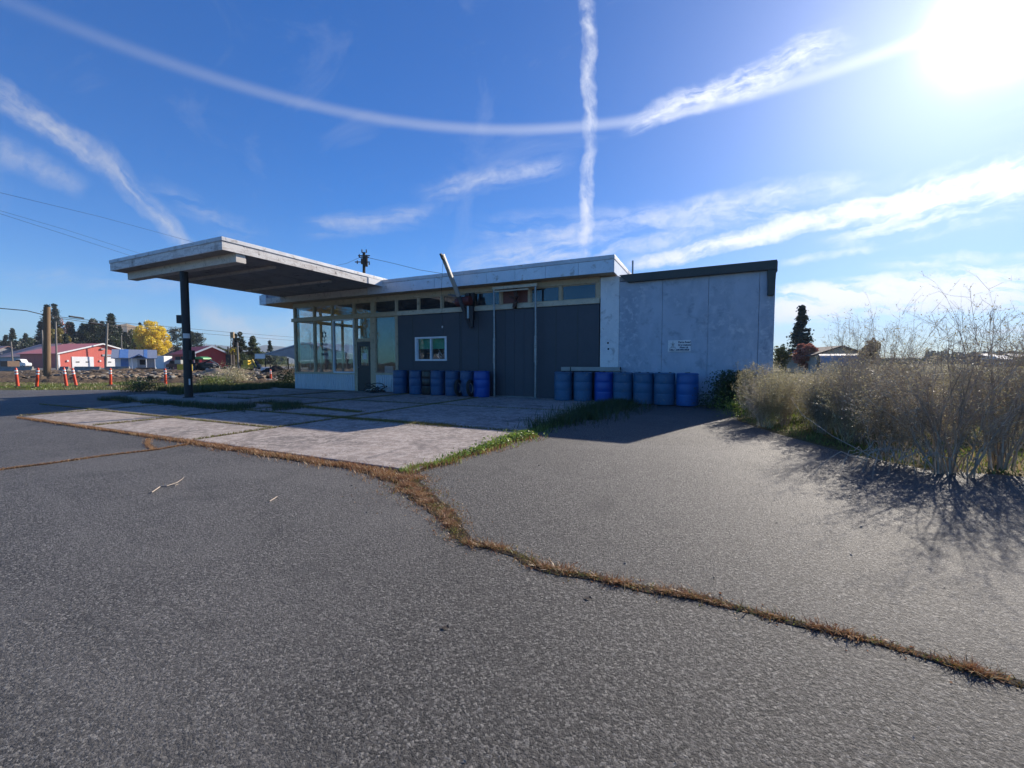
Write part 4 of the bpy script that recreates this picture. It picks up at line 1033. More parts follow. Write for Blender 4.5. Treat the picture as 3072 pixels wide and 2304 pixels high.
P = along(right_edge[1:5], 1500, .6); P = P[rng.uniform(0, 1, len(P)) < np.clip((P[:, 1]-4)/2, .05, 1)]; P[:, 2] = rng.uniform(.02, .09, len(P)); V, F = leaves(P, .022, rng, .3)
o = link_mesh('leafy_weeds', np_mesh('leafy_weeds', V, F), 'weedgreen'); props(o, kind='stuff', label='bright leafy weeds in the sun at the right edge of the concrete', cat='weeds')
# darker tall weeds at the right edge in shade
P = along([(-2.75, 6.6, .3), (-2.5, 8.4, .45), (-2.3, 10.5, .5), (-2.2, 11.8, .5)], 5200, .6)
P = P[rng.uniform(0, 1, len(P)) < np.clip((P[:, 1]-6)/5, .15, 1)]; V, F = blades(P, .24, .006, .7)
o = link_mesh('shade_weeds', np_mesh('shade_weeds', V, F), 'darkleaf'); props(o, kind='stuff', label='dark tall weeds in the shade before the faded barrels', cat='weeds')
# joints
jt = [[(-10.3, 3.6, .035), (-10.3, 12.6, .045)], [(-7.0, 3.6, .035), (-7.0, 12.6, .04)], [(-13.65, 3.6, .03), (-13.65, 12.6, .04)], [(-17, 6.4, .05), (-2.9, 6.38, .05)], [(-17, 4.86, .02), (-7, 4.86, .03)],
      [(-8, 6.38, .10), (-4.2, 6.38, .16)], [(-17, 9.6, .05), (-2.9, 9.6, .05)], [(-12, 7.8, .14), (-7.4, 7.3, .12)]]
Ps = np.concatenate([along(j, k, .4) for j, k in zip(jt, (2600, 2600, 2000, 3000, 1500, 3600, 1800, 3600))]); Ps[:, 2] = .02; V, F = blades(Ps, .045, .0035, 1.1)
o = link_mesh('joint_weeds', np_mesh('joint_weeds', V, F), 'weedmix'); props(o, kind='stuff', label='small weeds sprouting in the joints of the concrete apron', cat='weeds')
# thin asphalt crack at left
lc = [gp(575, 1332, .02), gp(470, 1350, .012), gp(300, 1370, .012), gp(150, 1392, .012), gp(-60, 1418, .012)]
lc2 = [gp(445, 1318, .03), gp(440, 1335, .03), gp(460, 1350, .03)]
lc3 = [gp(330, 1500, .004), gp(400, 1485, .004), gp(455, 1478, .004)]
for q in (lc, lc2, lc3): soilstrip('crack_soil', q, .6)
Ps = np.concatenate([along(lc, 2200, .5), along(lc2, 900, .5)]); V, F = blades(Ps, .03, .002, 1.2)
o = link_mesh('crack_weeds', np_mesh('crack_weeds', V, F), 'weeddry'); props(o, kind='stuff', label='sparse dry weeds in the thin crack across the left asphalt', cat='weeds')
# weeds round the island and behind it
def region(poly, n, rg=rng):
    poly = np.array(poly); mn = poly.min(0); mx_ = poly.max(0); q = rg.uniform(mn, mx_, (n*3, 2)); ins = np.zeros(len(q), bool)
    for i in range(len(poly)):
        a = poly[i]; b = poly[(i+1) % len(poly)]
        c = ((a[1] > q[:, 1]) != (b[1] > q[:, 1])) & (q[:, 0] < (b[0]-a[0])*(q[:, 1]-a[1])/(b[1]-a[1]+1e-12)+a[0]); ins ^= c
    q = q[ins][:n]; return np.c_[q, np.zeros(len(q))]
def clumpy(P, scale, thr, seed=0):
    v = np.array([mnoise.noise(Vector((a*scale, b*scale, seed))) for a, b in P[:, :2]]); return P[v > thr]
P = clumpy(region([(-17.5, 6.2), (-9.5, 6.1), (-9.2, 8.0), (-17.5, 8.2)], 14000), 1.3, -.05); V, F = blades(P, .17, .005, .8)
o = link_mesh('island_weeds', np_mesh('island_weeds', V, F), 'darkleaf'); props(o, kind='stuff', label='dark weeds crowding the island at the foot of the canopy post', cat='weeds')
P = clumpy(region([(-22, 9.8), (-18.0, 8.6), (-17.6, 13.5), (-21.0, 15.5)], 12000), .9, -.1, 4); V, F = blades(P, .26, .008, .6)
o = link_mesh('verge_weeds', np_mesh('verge_weeds', V, F), 'broad_green'); props(o, kind='stuff', label='green weeds at the edge of the lot beyond the canopy post', cat='weeds')
# verge grass (left)
vp = [(-20.6, 10.7), (-24.2, 8.8), (-27.7, 7.0), (-45, -1.4), (-52, 2), (-36, 12), (-28, 17), (-24, 20), (-19, 22), (-19.5, 13)]
P = clumpy(region(vp, 60000), .35, -.28, 2); V, F = blades(P, .10, .012, .6)
o = link_mesh('verge_grass', np_mesh('verge_grass', V, F), 'grass'); props(o, kind='stuff', label='green and straw coloured grass verge behind the orange posts', cat='grass')
P = clumpy(region(vp, 22000), .3, .1, 8); V, F = blades(P, .16, .012, .9)
o = link_mesh('dry_grass', np_mesh('dry_grass', V, F), 'drygrass'); props(o, kind='stuff', label='tan dead grass patches lying on the verge', cat='grass')
# shadowy shrub left of the office
# ---- right hand thicket
def shrub_arrays(seed, nst=34, h=1.3, spread=.35, tw=20, leafn=5, curve=.35, droop=0., tip_w=.0012, stem_w=.004, fine=1.0):
    rg = np.random.default_rng(seed); segs = []; lv = []
    A = []; B = []; WA = []; WB = []
    for s in range(nst):
        a0 = rg.uniform(0, 2*np.pi); hh = h*rg.uniform(.55, 1.1); out = spread*rg.uniform(.15, 1.0)
        base = np.array([math.cos(a0), math.sin(a0), 0])*rg.uniform(0, .16)*spread*1.5
        n = 7; pts = []; k1 = rg.normal(0, .05, 2); ang2 = a0+rg.normal(0, .5)
        for i in range(n+1):
            f = i/n; r_ = out*(f**(1+curve))
            pts.append(base+np.array([math.cos(ang2)*r_+k1[0]*math.sin(f*5), math.sin(ang2)*r_+k1[1]*math.cos(f*4), hh*(f-droop*f*f)]))
        pts = np.array(pts)+np.r_[np.zeros((1, 3)), rg.normal(0, .012, (n, 3))]
        for i in range(n):
            A.append(pts[i]); B.append(pts[i+1]); WA.append(stem_w*(1-i/n)+tip_w); WB.append(stem_w*(1-(i+1)/n)+tip_w*.8)
        for t in range(tw):
            f = rg.uniform(.22, 1.0); x = f*n; i = min(int(x), n-1); p = pts[i]*(1-(x-i))+pts[i+1]*(x-i)
            ld = pts[i+1]-pts[i]; ld /= np.linalg.norm(ld)
            d = ld*.8+rg.normal(0, .55, 3); d[2] = abs(d[2])*.7+.25; d /= np.linalg.norm(d); ln = rg.uniform(.08, .34)*(1.25-f*.6)*h/1.3
            q = p+d*ln*.55+rg.normal(0, .01, 3); r = q+(d+rg.normal(0, .25, 3))*ln*.45
            A += [p, q]; B += [q, r]; WA += [tip_w*1.3, tip_w]; WB += [tip_w, tip_w*.6]
            for u in range(2):
                g = rg.uniform(.3, 1); pp = p+(r-p)*g; dd = d+rg.normal(0, .7, 3); dd /= np.linalg.norm(dd); l2 = ln*rg.uniform(.2, .5)
                A.append(pp); B.append(pp+dd*l2); WA.append(tip_w*.9); WB.append(tip_w*.5)
                for m in range(leafn):
                    lv.append(pp+dd*l2*rg.uniform(.1, 1)+rg.normal(0, .012, 3))
    V, F = strips(np.array(A), np.array(B), np.array(WA), np.array(WB), rg)
    LV = leaves(np.array(lv), .011*fine, rg) if lv else None
    return (V, F), LV
def place_many(tmpl, places):
    out = []
    V, F = tmpl
    for (x, y, s, rz, sz) in places:
        c, s_ = math.cos(rz), math.sin(rz); Rm = np.array([[c, -s_, 0], [s_, c, 0], [0, 0, 1]])
        out.append(((V*np.array([s, s, sz]))@Rm.T+np.array([x, y, 0]), F))
    return cat(out)
# template variants: (stems+twigs, leaves)
T1 = shrub_arrays(1, 30, 1.25, .34, 20, 4); T2 = shrub_arrays(2, 34, 1.15, .42, 20, 5, .6); T3 = shrub_arrays(3, 26, 1.35, .30, 18, 3)
# thicket footprint, in ground metres, runs back beside the wing
thick = [(.6, 12.2), (.6, 9.7), (1.05, 8.0), (1.55, 6.85), (2.1, 6.1), (3.2, 6.3), (4.4, 6.6), (6.0, 8.2), (6.5, 11), (3.2, 13.5), (1.75, 13)]
rr = np.random.default_rng(5)
Pt = region(thick, 105, rr)
pls = [[], [], []]
for i, p in enumerate(Pt):
    hgt = .93*rr.uniform(.78, 1.12)*(.86 if p[1] > 9 else .9 if p[1] > 7.6 else 1)
    uu = (Rt.x*p[0]+Rt.y*p[1])/(Fh.x*p[0]+Fh.y*p[1])
    if uu > 1.10 and rr.uniform() < .8: continue
    pls[i % 3].append((p[0], p[1], rr.uniform(.8, 1.15), rr.uniform(0, 6.28), hgt))
for k, (T, mt, lb) in enumerate(((T1, 'twigolive', 'olive brown dry weed stems massed beside the grey wall'), (T2, 'twigmauve', 'mauve brown dead weed stems massed beside the grey wall'), (T3, 'twig', 'pale brown upright weed stalks massed beside the grey wall'))):
    V, F = place_many(T[0], pls[k]); o = link_mesh('weed_thicket', np_mesh('weed_thicket', V, F), mt); props(o, kind='stuff', label=lb, cat='weeds')
    V, F = place_many(T[1], pls[k]); o = link_mesh('weed_leaves', np_mesh('weed_leaves', V, F), 'shrubleaf' if k != 1 else 'twigmauve'); props(o, kind='stuff', label='small dry leaves on the '+lb.split(' stems')[0].split(' upright')[0]+' growth', cat='weeds')
# the few taller bare willow shrubs that stand out
TW = shrub_arrays(21, 52, 1.85, .75, 26, 1, .5, 0, .0014, .007); TW2 = shrub_arrays(22, 38, 1.95, .55, 26, 1, .3, 0, .0014, .007)
wl = [(2.35, 6.0, 1.0, .84, TW, 'nearest bare willow shrub whose stems fan out over the asphalt edge'), (1.95, 7.6, .8, .86, TW2, 'bare willow shrub behind the nearest one, towards the grey wall'),
      (2.95, 6.5, .95, .96, TW2, 'tallest bare willow shrub at the right, wispy against the sky'), (2.5, 8.6, .9, 1.02, TW, 'wispy bare shrub in the middle of the thicket with tops against the cloud'),
      (3.35, 6.5, .8, .8, TW, 'bare shrub at the far right end of the thicket')]
for i, (x, y, s, sz, T, lb) in enumerate(wl):
    t_ = thing('willow_shrub', lb, 'shrub', (x, y, 0), 'bare willow shrubs by the asphalt', rz=i*1.3)
    for nm, arr, mt in (('stems', T[0], 'twig'), ('leaves', T[1], 'shrubleaf')):
        V = arr[0]*np.array([s, s, sz]); link_mesh(nm, np_mesh(nm, V, arr[1]), mt, t_, local=True)
# bent pale sticks at the front foot
bs = thing('fallen_branches', 'pale bent branches sprawling onto the asphalt below the willow shrubs', 'branches', (2.3, 6.0, 0))
mb = MB(); rq = random.Random(4)
for k in range(26):
    a = G(rq.uniform(2590, 2830), rq.uniform(1385, 1425)); ang = rq.uniform(-2.6, -.3); ln = rq.uniform(.3, .85); pts = []
    for i in range(7):
        f = i/6; pts.append((a.x+math.cos(ang)*ln*f, a.y+math.sin(ang)*ln*f*.7, .02+rq.uniform(.1, .22)*math.sin(math.pi*min(1, f*1.0))+.12*(1-f)))
    mb.tube(pts, [.006*(1-.12*i) for i in range(7)], 5)
part('branches', mb, 'twigpale', bs)
# long leaning branch
mb = MB(); a, b = G(2640, 1395), PY(2340, 1255, 8.2); b = G(2350, 1300); 
mb.tube([a+Vector((0, 0, .05)), lerp(a, b, .4)+Vector((0, 0, .18)), lerp(a, b, .75)+Vector((0, 0, .38)), b+Vector((.1, .1, .6))], [.006, .005, .004, .002], 6)
part('branches', mb, 'twigpale', bs)
# dark green bush and low green plants next to barrels
P = rng.normal(0, 1, (9000, 3))*np.array([.24, .22, .24])+np.array([.62, 12.0, .52]); P = P[(P[:, 2] > .02) & (P[:, 2] < 1.0)]
db = thing('dark_bush', 'dark leafy bush between the last barrel and the dry thicket', 'bush', (.55, 12.0, 0))
V, F = leaves(P, .03); link_mesh('foliage', np_mesh('foliage', V, F), 'darkleaf', db)
mb = MB()
for k in range(10): a = k*.63; mb.tube([(.55, 12.0, 0), (.55+.12*math.cos(a), 12+.1*math.sin(a), .4), (.55+.3*math.cos(a), 12+.2*math.sin(a), .9)], [.008, .006, .003], 5)
part('stems', mb, 'bark', db)
for k, (x, y, s, lb) in enumerate(((.75, 10.4, .32, 'low bright green leafy plant at the shaded foot of the thicket'), (.2, 12.2, .3, 'dark leafy plant growing against the light blue barrel'))):
    n = 2200; P = rng.normal(0, 1, (n, 3))*np.array([s, s*.9, s*.5])+np.array([x, y, s*.55]); P = P[P[:, 2] > .01]
    t_ = thing('leafy_plant', lb, 'plant', (x, y, 0)); V, F = leaves(P, .022); link_mesh('foliage', np_mesh('foliage', V, F), 'weedgreen' if k == 0 else 'darkleaf', t_)
    mb = MB()
    for j in range(6): a = j; mb.tube([(x, y, 0), (x+.1*math.cos(a), y+.1*math.sin(a), s*.8)], .004, 5)
    part('stems', mb, 'bark', t_)
# ground cover under and beyond the thicket
P = np.concatenate([region([(.6, 9.6), (1.7, 6.7), (2.2, 6.1), (3.1, 6.15), (12, 5.8), (14, 9), (9, 16), (2, 14)], 42000)]); V, F = blades(P, .065, .006, .8)
o = link_mesh('field_grass', np_mesh('field_grass', V, F), 'grass'); props(o, kind='stuff', label='short green and straw grass under the thicket and beyond it', cat='grass')
P = region([(2.2, 6.2), (30, 5.4), (60, 40), (2, 40)], 40000); V, F = blades(P, .14, .012, .7)
o = link_mesh('field_grass', np_mesh('field_grass', V, F), 'drygrass'); props(o, kind='stuff', label='sparse dry stubble in the open field at the right', cat='grass')
# twigs & litter on asphalt
tb = thing('dead_twig', 'long thin pale twig lying on the left asphalt', 'twig', tuple(G(500, 1455)))
mb = MB(); pts = [G(x, y, .012) for x, y in ((455, 1477), (480, 1460), (500, 1458), (530, 1448), (548, 1436), (552, 1430))]; mb.tube(pts, [.005, .006, .005, .004, .003, .002], 5)
mb.tube([G(505, 1458, .012), G(525, 1456, .02), G(535, 1452, .012)], .003, 5); mb.tube([G(490, 1459, .01), G(489, 1449, .05)], .002, 4); part('stem', mb, 'twigpale', tb)
sb = thing('pale_stick', 'short pale stick lying on the asphalt left of the weedy crack', 'stick', tuple(G(820, 1496)))
mb = MB(); mb.tube([G(808, 1504, .01), G(820, 1497, .012), G(832, 1489, .01)], [.004, .005, .003], 6); part('stem', mb, 'twigpale', sb)
for (x, y, lb) in ((1334, 1886, 'small dark leaf on the asphalt near the bottom centre'), (1763, 1798, 'small dark crumb on the asphalt just below the weedy crack')):
    p = G(x, y); t_ = thing('dead_leaf', lb, 'leaf', (p.x, p.y, 0)); mb = MB()
    mb.add([(p.x-.018, p.y-.006, .004), (p.x, p.y-.012, .007), (p.x+.02, p.y+.004, .004), (p.x+.004, p.y+.010, .010), (p.x+.010, p.y+.014, .014), (p.x-.008, p.y+.01, .005)], [(0, 1, 3), (1, 2, 3), (2, 4, 3), (0, 3, 5)]); part('blade', mb, 'bark', t_)
# loose gravel grit
P = np.concatenate([region([(-9, .6), (5, .6), (5, 6), (-9, 3.4)], 1500), along([(2.4, 5.9, .5), (3.4, 5.6, .9), (5, 5.5, 1)], 1400, .5)]); n = len(P)
P[:, 2] = .003; V, F = leaves(P, rng.choice([.003, .004, .006, .011], n, p=[.4, .35, .2, .05]), rng, .8); o = link_mesh('grit', np_mesh('grit', V, F), 'stonegrey'); props(o, kind='stuff', label='loose pale grit scattered over the asphalt', cat='grit')

# ================================================================== BACKGROUND LEFT
# delineator posts
def delineator(base, top, lb):
    b = G(*base); b = Vector((b.x, b.y, .02)); d = b.dot(Fh); t = D(top[0], top[1], d)
    r0 = thing('delineator_post', lb, 'traffic post', b, 'orange traffic posts along the verge')
    axv = t-b; P_ = lambda f: b+axv*f
    mb = MB(); mb.tube([P_(.03), P_(.6), P_(.93), P_(.99)], [.062, .055, .05, .03], 12); part('tube', mb, 'orange', r0, smooth=True)
    for f0, f1 in ((.66, .74), (.80, .88)):
        mb = MB(); mb.tube([P_(f0), P_(f1)], .059, 12); part('reflective_band', mb, 'reflective', r0)
    mb = MB(); mb.lathe([(.20, 0), (.19, .03), (.08, .06)], b-Vector((0, 0, .0)), 12); part('base', mb, 'rubber', r0)
for bp, tp, lb in (((54, 1163), (47, 1103), 'leftmost orange traffic post, tilting left'), ((110, 1164), (114, 1103), 'orange traffic post just left of the thick wooden pole'),
    ((200, 1162), (191, 1102), 'orange traffic post leaning left, first of the close pair right of the wooden pole'), ((229, 1160), (217, 1104), 'orange traffic post leaning left, second of the close pair right of the wooden pole'),
    ((332, 1158), (331, 1104), 'upright orange traffic post below the small blue-roofed shed'), ((497, 1157), (495, 1105), 'upright orange traffic post just left of the canopy post'), ((813, 1146), (811, 1108), 'orange traffic post by the black dirt pile near the office corner')):
    delineator(bp, tp, lb)
def pole(px, ytop, ybase, d, w_, mat, lb, name='utility_pole', arms=0, group='utility poles behind the verge', pxtop=None):
    b = D(px, ybase, d); b.z = -.1; t = D(pxtop or px, ytop, d); r0 = thing(name, lb, 'pole', (b.x, b.y, 0), group)
    mb = MB(); mb.tube([b, t], [w_/2, w_/2*.85], 10); part('post', mb, mat, r0, smooth=True)
    return r0, t
r0, t0 = pole(141, 921, 1140, 30, .42, 'polewood', 'thick cut wooden utility pole standing among the orange posts')
pole(170, 965, 1099, 75, .28, 'polegrey', 'thin grey pole before the dark side of the red garage', pxtop=167)
pole(129, 990, 1050, 95, .3, 'polegrey', 'grey pole rising behind the red garage roof next to the thick wooden pole', pxtop=126)
pole(316, 969, 1107, 64, .3, 'polegrey', 'leaning grey pole in front of the second garage door', pxtop=322)
pole(38, 1025, 1078, 90, .25, 'polegrey', 'short grey pole beside the white pickup', pxtop=33)
pole(716, 1027, 1110, 60, .22, 'polegrey', 'thin tan pole right of the drill mast', pxtop=712)
pole(646, 1034, 1056, 150, .3, 'polegrey', 'distant thin pole behind the red gable building')
pole(364, 1005, 1048, 110, .25, 'polegrey', 'thin pole right of the red garage ridge before the dark trees')
pole(930, 1000, 1048, 60, .12, 'galv', 'slim bare mast seen through the office glass')
# power pole behind roof
r0, tp = pole(1092, 757, 1100, 46, .36, 'poledark', 'dark power pole with crossarms and insulators behind the roof')
mb = MB()
for (za, hw) in ((767, .8), (772, .7), (786, .95)):
    c = D(1092-(6 if za == 786 else 0), za, 46); mb.obox(c, Rt*hw*.8, Fh*.05, Vector((0, 0, .045)))
part('crossarm', mb, 'poledark', r0)
mb = MB()
for (a, b) in ((1086, 754), (1099, 754), (1078, 768), (1072, 787), (1108, 790), (1101, 770)):
    c = D(a, b, 46); mb.tube([c-Vector((0, 0, .15)), c+Vector((0, 0, .2))], [.07, .05], 8)
part('insulator', mb, 'blacksteel', r0)
mb = MB(); c = D(1099, 780, 46); mb.tube([c+Vector((0, 0, .5)), c-Vector((0, 0, .7))], .16, 10); c = D(1086, 784, 46); mb.tube([c+Vector((0, 0, .3)), c-Vector((0, 0, .3))], .12, 10); part('transformer', mb, 'poledark', r0)
# wires
def wire(pts, r, lb):
    P_ = [D(*p) for p in pts]; t_ = thing('power_line', lb, 'cable', P_[0], 'overhead cables')
    fine = []
    for i in range(len(P_)-1):
        for k in range(6): fine.append(lerp(P_[i], P_[i+1], k/6))
    fine.append(P_[-1]); mb = MB(); mb.tube(fine, r, 5); part('cable', mb, 'wire', t_)
wire([(-300, 540, 26), (0, 578, 30), (300, 650, 36), (580, 726, 44), (760, 778, 50)], .012, 'highest thin cable crossing the upper left sky to the canopy')
wire([(-300, 600, 26), (0, 632, 30), (200, 690, 34), (400, 754, 40), (480, 780, 43)], .010, 'faint middle cable in the upper left sky')
wire([(-300, 590, 26), (0, 641, 30), (200, 705, 34), (385, 765, 40), (480, 797, 43)], .012, 'lowest of the three thin cables in the upper left sky')
wire([(-300, 905, 26), (0, 925, 28), (80, 932, 29), (141, 947, 30)], .03, 'thick cable reaching the wooden pole from the left')
wire([(141, 946, 30), (230, 957, 33), (330, 966, 38), (480, 978, 46), (700, 998, 60), (900, 1013, 75)], .022, 'upper cable running right from the wooden pole past the yellow tree')
wire([(141, 950, 30), (230, 962, 33), (330, 976, 38), (480, 990, 46), (700, 1008, 60), (900, 1023, 75)], .022, 'lower cable running right from the wooden pole past the yellow tree')
wire([(208, 949, 32), (250, 955, 33.5)], .07, 'short black splice case hung on the upper cable')
wire([(270, 968, 35), (306, 974, 37)], .10, 'fat black splice case hung on the lower cable')
wire([(1100, 772, 46), (1180, 790, 44), (1260, 810, 42), (1400, 832, 40)], .02, 'cable from the power pole dropping behind the roof')
wire([(1096, 765, 46), (1040, 790, 60), (900, 820, 90)], .02, 'cable from the power pole leading away to the left')
# buildings
Z = Vector((0, 0, 1))
def LD(l, d, z=0): return Rt*l+Fh*d+Vector((0, 0, z))
def gable_building(name, label, A, dirG, LG, LS, zE, zR, wallm, roofm, trim='whitepaint', over=.5, catg='building'):
    """A: near corner (l,d); dirG: unit gable direction (l,d); side direction is perpendicular to the left/away."""
    g = Vector(dirG).normalized(); sdir = Vector((-g.y, g.x))
    if LS < 0: sdir = -sdir; LS = -LS
    P0 = LD(*A); gv = Rt*g.x+Fh*g.y; sv = Rt*sdir.x+Fh*sdir.y
    r0 = thing(name, label, catg, (P0.x, P0.y, 0))
    a, b = P0, P0+gv*LG; m_ = P0+gv*LG/2
    mb = MB(); mb.extr([a-Z*.1, b-Z*.1, b+Z*zE, m_+Z*(zR-.05), a+Z*zE], sv*LS); part('wall', mb, wallm, r0)
    mb = MB(); sl = (zR-zE)/(LG/2); t = .15
    for s in (-1, 1):
        e = m_+gv*s*(LG/2+over)+Z*(zR-sl*(LG/2+over)); r_ = m_+Z*zR
        mb.extr([r_-sv*over+Z*.02, e-sv*over+Z*.02, e-sv*over+Z*(t+.02), r_-sv*over+Z*(t+.02)], sv*(LS+2*over))
    part('roof', mb, roofm, r0)
    mb = MB()
    for s in (-1, 1):
        e = m_+gv*s*(LG/2+over)+Z*(zR-sl*(LG/2+over)); r_ = m_+Z*zR; o_ = -sv*(over+.08)
        mb.extr([r_+o_+Z*.22, e+o_+Z*.22, e+o_-Z*.12, r_+o_-Z*.12], sv*.07)
    if trim: part('fascia_trim', mb, trim, r0)
    def rect(nm, u0, u1, z0, z1, mt, dep=.08, par=None, onside=False, thick=None):
        base = P0 if not onside else P0; vec = gv if not onside else sv; nrm = -sv if not onside else -gv
        q = base+vec*u0; q2 = base+vec*u1
        m = MB(); m.extr([q+Z*z0+nrm*.01, q2+Z*z0+nrm*.01, q2+Z*z1+nrm*.01, q+Z*z1+nrm*.01], nrm*dep); return part(nm, m, mt, par or r0)
    return r0, rect, P0, gv, sv
# red garage
r0, rect, P0, gv, sv = gable_building('red_garage', 'long red garage with red metal roof, white trim and two white roll-up doors', (-108.8, 100), (.25, 1), 17.8, 13.2, 3.45, 6.1, 'barnred', 'barnroof')
for u0, u1 in ((2.6, 7.0), (9.4, 13.6)):
    dr_ = rect('garage_door', u0, u1, 0, 2.75, 'whitepaint')
    for q in (.25, .7): rect('pane', u0+(u1-u0)*q-.35, u0+(u1-u0)*q+.35, 1.3, 1.55, 'darkopen', .12, dr_)
rect('corner_trim', 0, .35, 0, 3.4, 'whitepaint'); rect('door_header', 8.9, 14.2, 2.95, 3.45, 'tarpgrey', .15); rect('door', 14.6, 16.0, 0, 2.1, 'whitepaint')
for u in (1.6, 8.2): rect('wall_lamp', u, u+.35, 1.5, 1.9, 'whitepaint', .2)
rect('gable_lamp', 8.6, 9.3, 4.6, 5.0, 'tarpgrey', .3)
# grey house left of garage
gable_building('grey_house', 'pale grey house with pink brown roof behind the white pickup', (-140.5, 121), (.45, .9), 19, 26, 3.1, 7.3, 'tarpgrey', 'roofpink', None)
gable_building('far_house', 'low house with brown roof at the far left edge', (-168, 132), (.3, 1), 12, 16, 3.4, 6.6, 'tarpgrey', 'roofpink', None)
# small blue roofed shed
def small_shed():
    d0 = 66; x0, x1 = D(345, HOR, d0), D(465, HOR, d0+3.1); r0 = thing('white_shed', 'small white metal shed with grey and blue roof and a peaked porch', 'shed', (x0.x, x0.y, 0))
    e = (x1-x0); e.z = 0; Lh = e.length; e.normalize(); bk = Vector((-e.y, e.x, 0)); zE = D(400, 1075, d0).z; zR = D(400, 1052, d0).z+.2; z0 = D(400, 1109, d0).z
    z0 = .12
    a, b = x0.copy(), x1.copy(); a.z = b.z = 0
    mb = MB(); mb.extr([a+Z*z0, b+Z*z0, b+Z*zE, a+Z*zE], bk*3.6); part('wall', mb, 'whitepaint', r0)
    mb = MB(); n = 26
    for k in range(n): q = a+e*(Lh*(.55+.45*k/n)); mb.extr([q+Z*.5-bk*.04, q+e*.05+Z*.5-bk*.04, q+e*.05+Z*zE-bk*.04, q+Z*zE-bk*.04], bk*.05)
    part('rib', mb, 'tarpgrey', r0)
    mb = MB(); A_, B_ = a-e*.4, b+e*.3
    mb.extr([A_-bk*.7+Z*(zE-.05), A_-bk*.7+Z*(zE+.07), A_+bk*1.8+Z*(zR+.07), A_+bk*4.3+Z*(zE+.07), A_+bk*4.3+Z*(zE-.05), A_+bk*1.8+Z*(zR-.05)], (B_-A_)); rf = part('roof', mb, 'metalroof', r0)
    for (f0, f1) in ((.17, .36), (.70, .78)):
        mb = MB(); p = A_+(B_-A_)*f0; q = A_+(B_-A_)*f1
        mb.add([p-bk*.72+Z*(zE+.09), q-bk*.72+Z*(zE+.09), q+bk*1.8+Z*(zR+.10), p+bk*1.8+Z*(zR+.10)], [(0, 1, 2, 3)]); part('roof_panel', mb, 'bluepanel', rf)
    mb = MB(); c = a+e*(Lh*.60); 
    mb.extr([c-e*1.0+Z*(zE-.05), c+Z*(zE+.55), c+e*1.0+Z*(zE-.05), c+e*1.0+Z*(zE+.07), c+Z*(zE+.70), c-e*1.0+Z*(zE+.07)], -bk*1.2); part('porch_roof', mb, 'bluepanel', r0)
    for s in (-1, 1): mb = MB(); mb.tube([c+e*s*.85-bk*1.1, c+e*s*.85-bk*1.1+Z*zE], .06, 6); part('porch_post', mb, 'whitepaint', r0)
    mb = MB(); mb.extr([c+e*.05+Z*.9-bk*.01, c+e*.75+Z*.9-bk*.01, c+e*.75+Z*1.7-bk*.01, c+e*.05+Z*1.7-bk*.01], -bk*.05); part('window', mb, 'darkopen', r0)
    mb = MB(); q = a+e*(Lh*.14); mb.extr([q+Z*.3-bk*.01, q+e*.9+Z*.3-bk*.01, q+e*.9+Z*1.9-bk*.01, q+Z*1.9-bk*.01], -bk*.05); part('door', mb, 'bluepanel', r0)
    mb = MB(); q = a+e*(Lh*.52); mb.extr([q-bk*1.2, b-bk*1.2, b-bk*1.2+Z*.45, q-bk*1.2+Z*.45], bk*1.15); part('skirting', mb, 'skirt', r0)
small_shed()
# red gable building beyond column
r0, rect, P0, gv, sv = gable_building('red_barn', 'bright red gabled building with white roof trim behind the parked machines', (-60.9, 80), (.6, .8), 5.6, 13.5, 3.05, 4.4, 'barnred2', 'barnred2')
for u in (1.0, 4.6, 8.2): rect('window', u, u+3.0, 1.3, 2.5, 'darkopen', .06, None, True)
rect('corner_trim', 0, .25, 0, 3.0, 'whitepaint')
# cream house
gable_building('cream_house', 'small cream house with pale gable behind the white shed', (-118, 140), (.9, .1), 9, 12, 3.0, 5.4, 'tanplastic', 'tarpgrey', None)
# dark windowed shop front beside red barn
def boxthing(name, lb, catg, px0, px1, y0, y1, d, depth, mat, bev=.02, zb=None):
    a = D(px0, HOR, d); b = D(px1, HOR, d); a.z = b.z = 0; z1 = D((px0+px1)/2, y0, d).z; z0 = D((px0+px1)/2, y1, d).z if zb is None else zb
    t_ = thing(name, lb, catg, (a.x, a.y, 0)); e = (b-a); n = Vector((-e.y, e.x, 0)).normalized()
    mb = MB(); mb.extr([a+Z*z0, b+Z*z0, b+Z*z1, a+Z*z1], n*depth); part('body', mb, mat, t_, bevel=bev); return t_, a, b, n, z0, z1
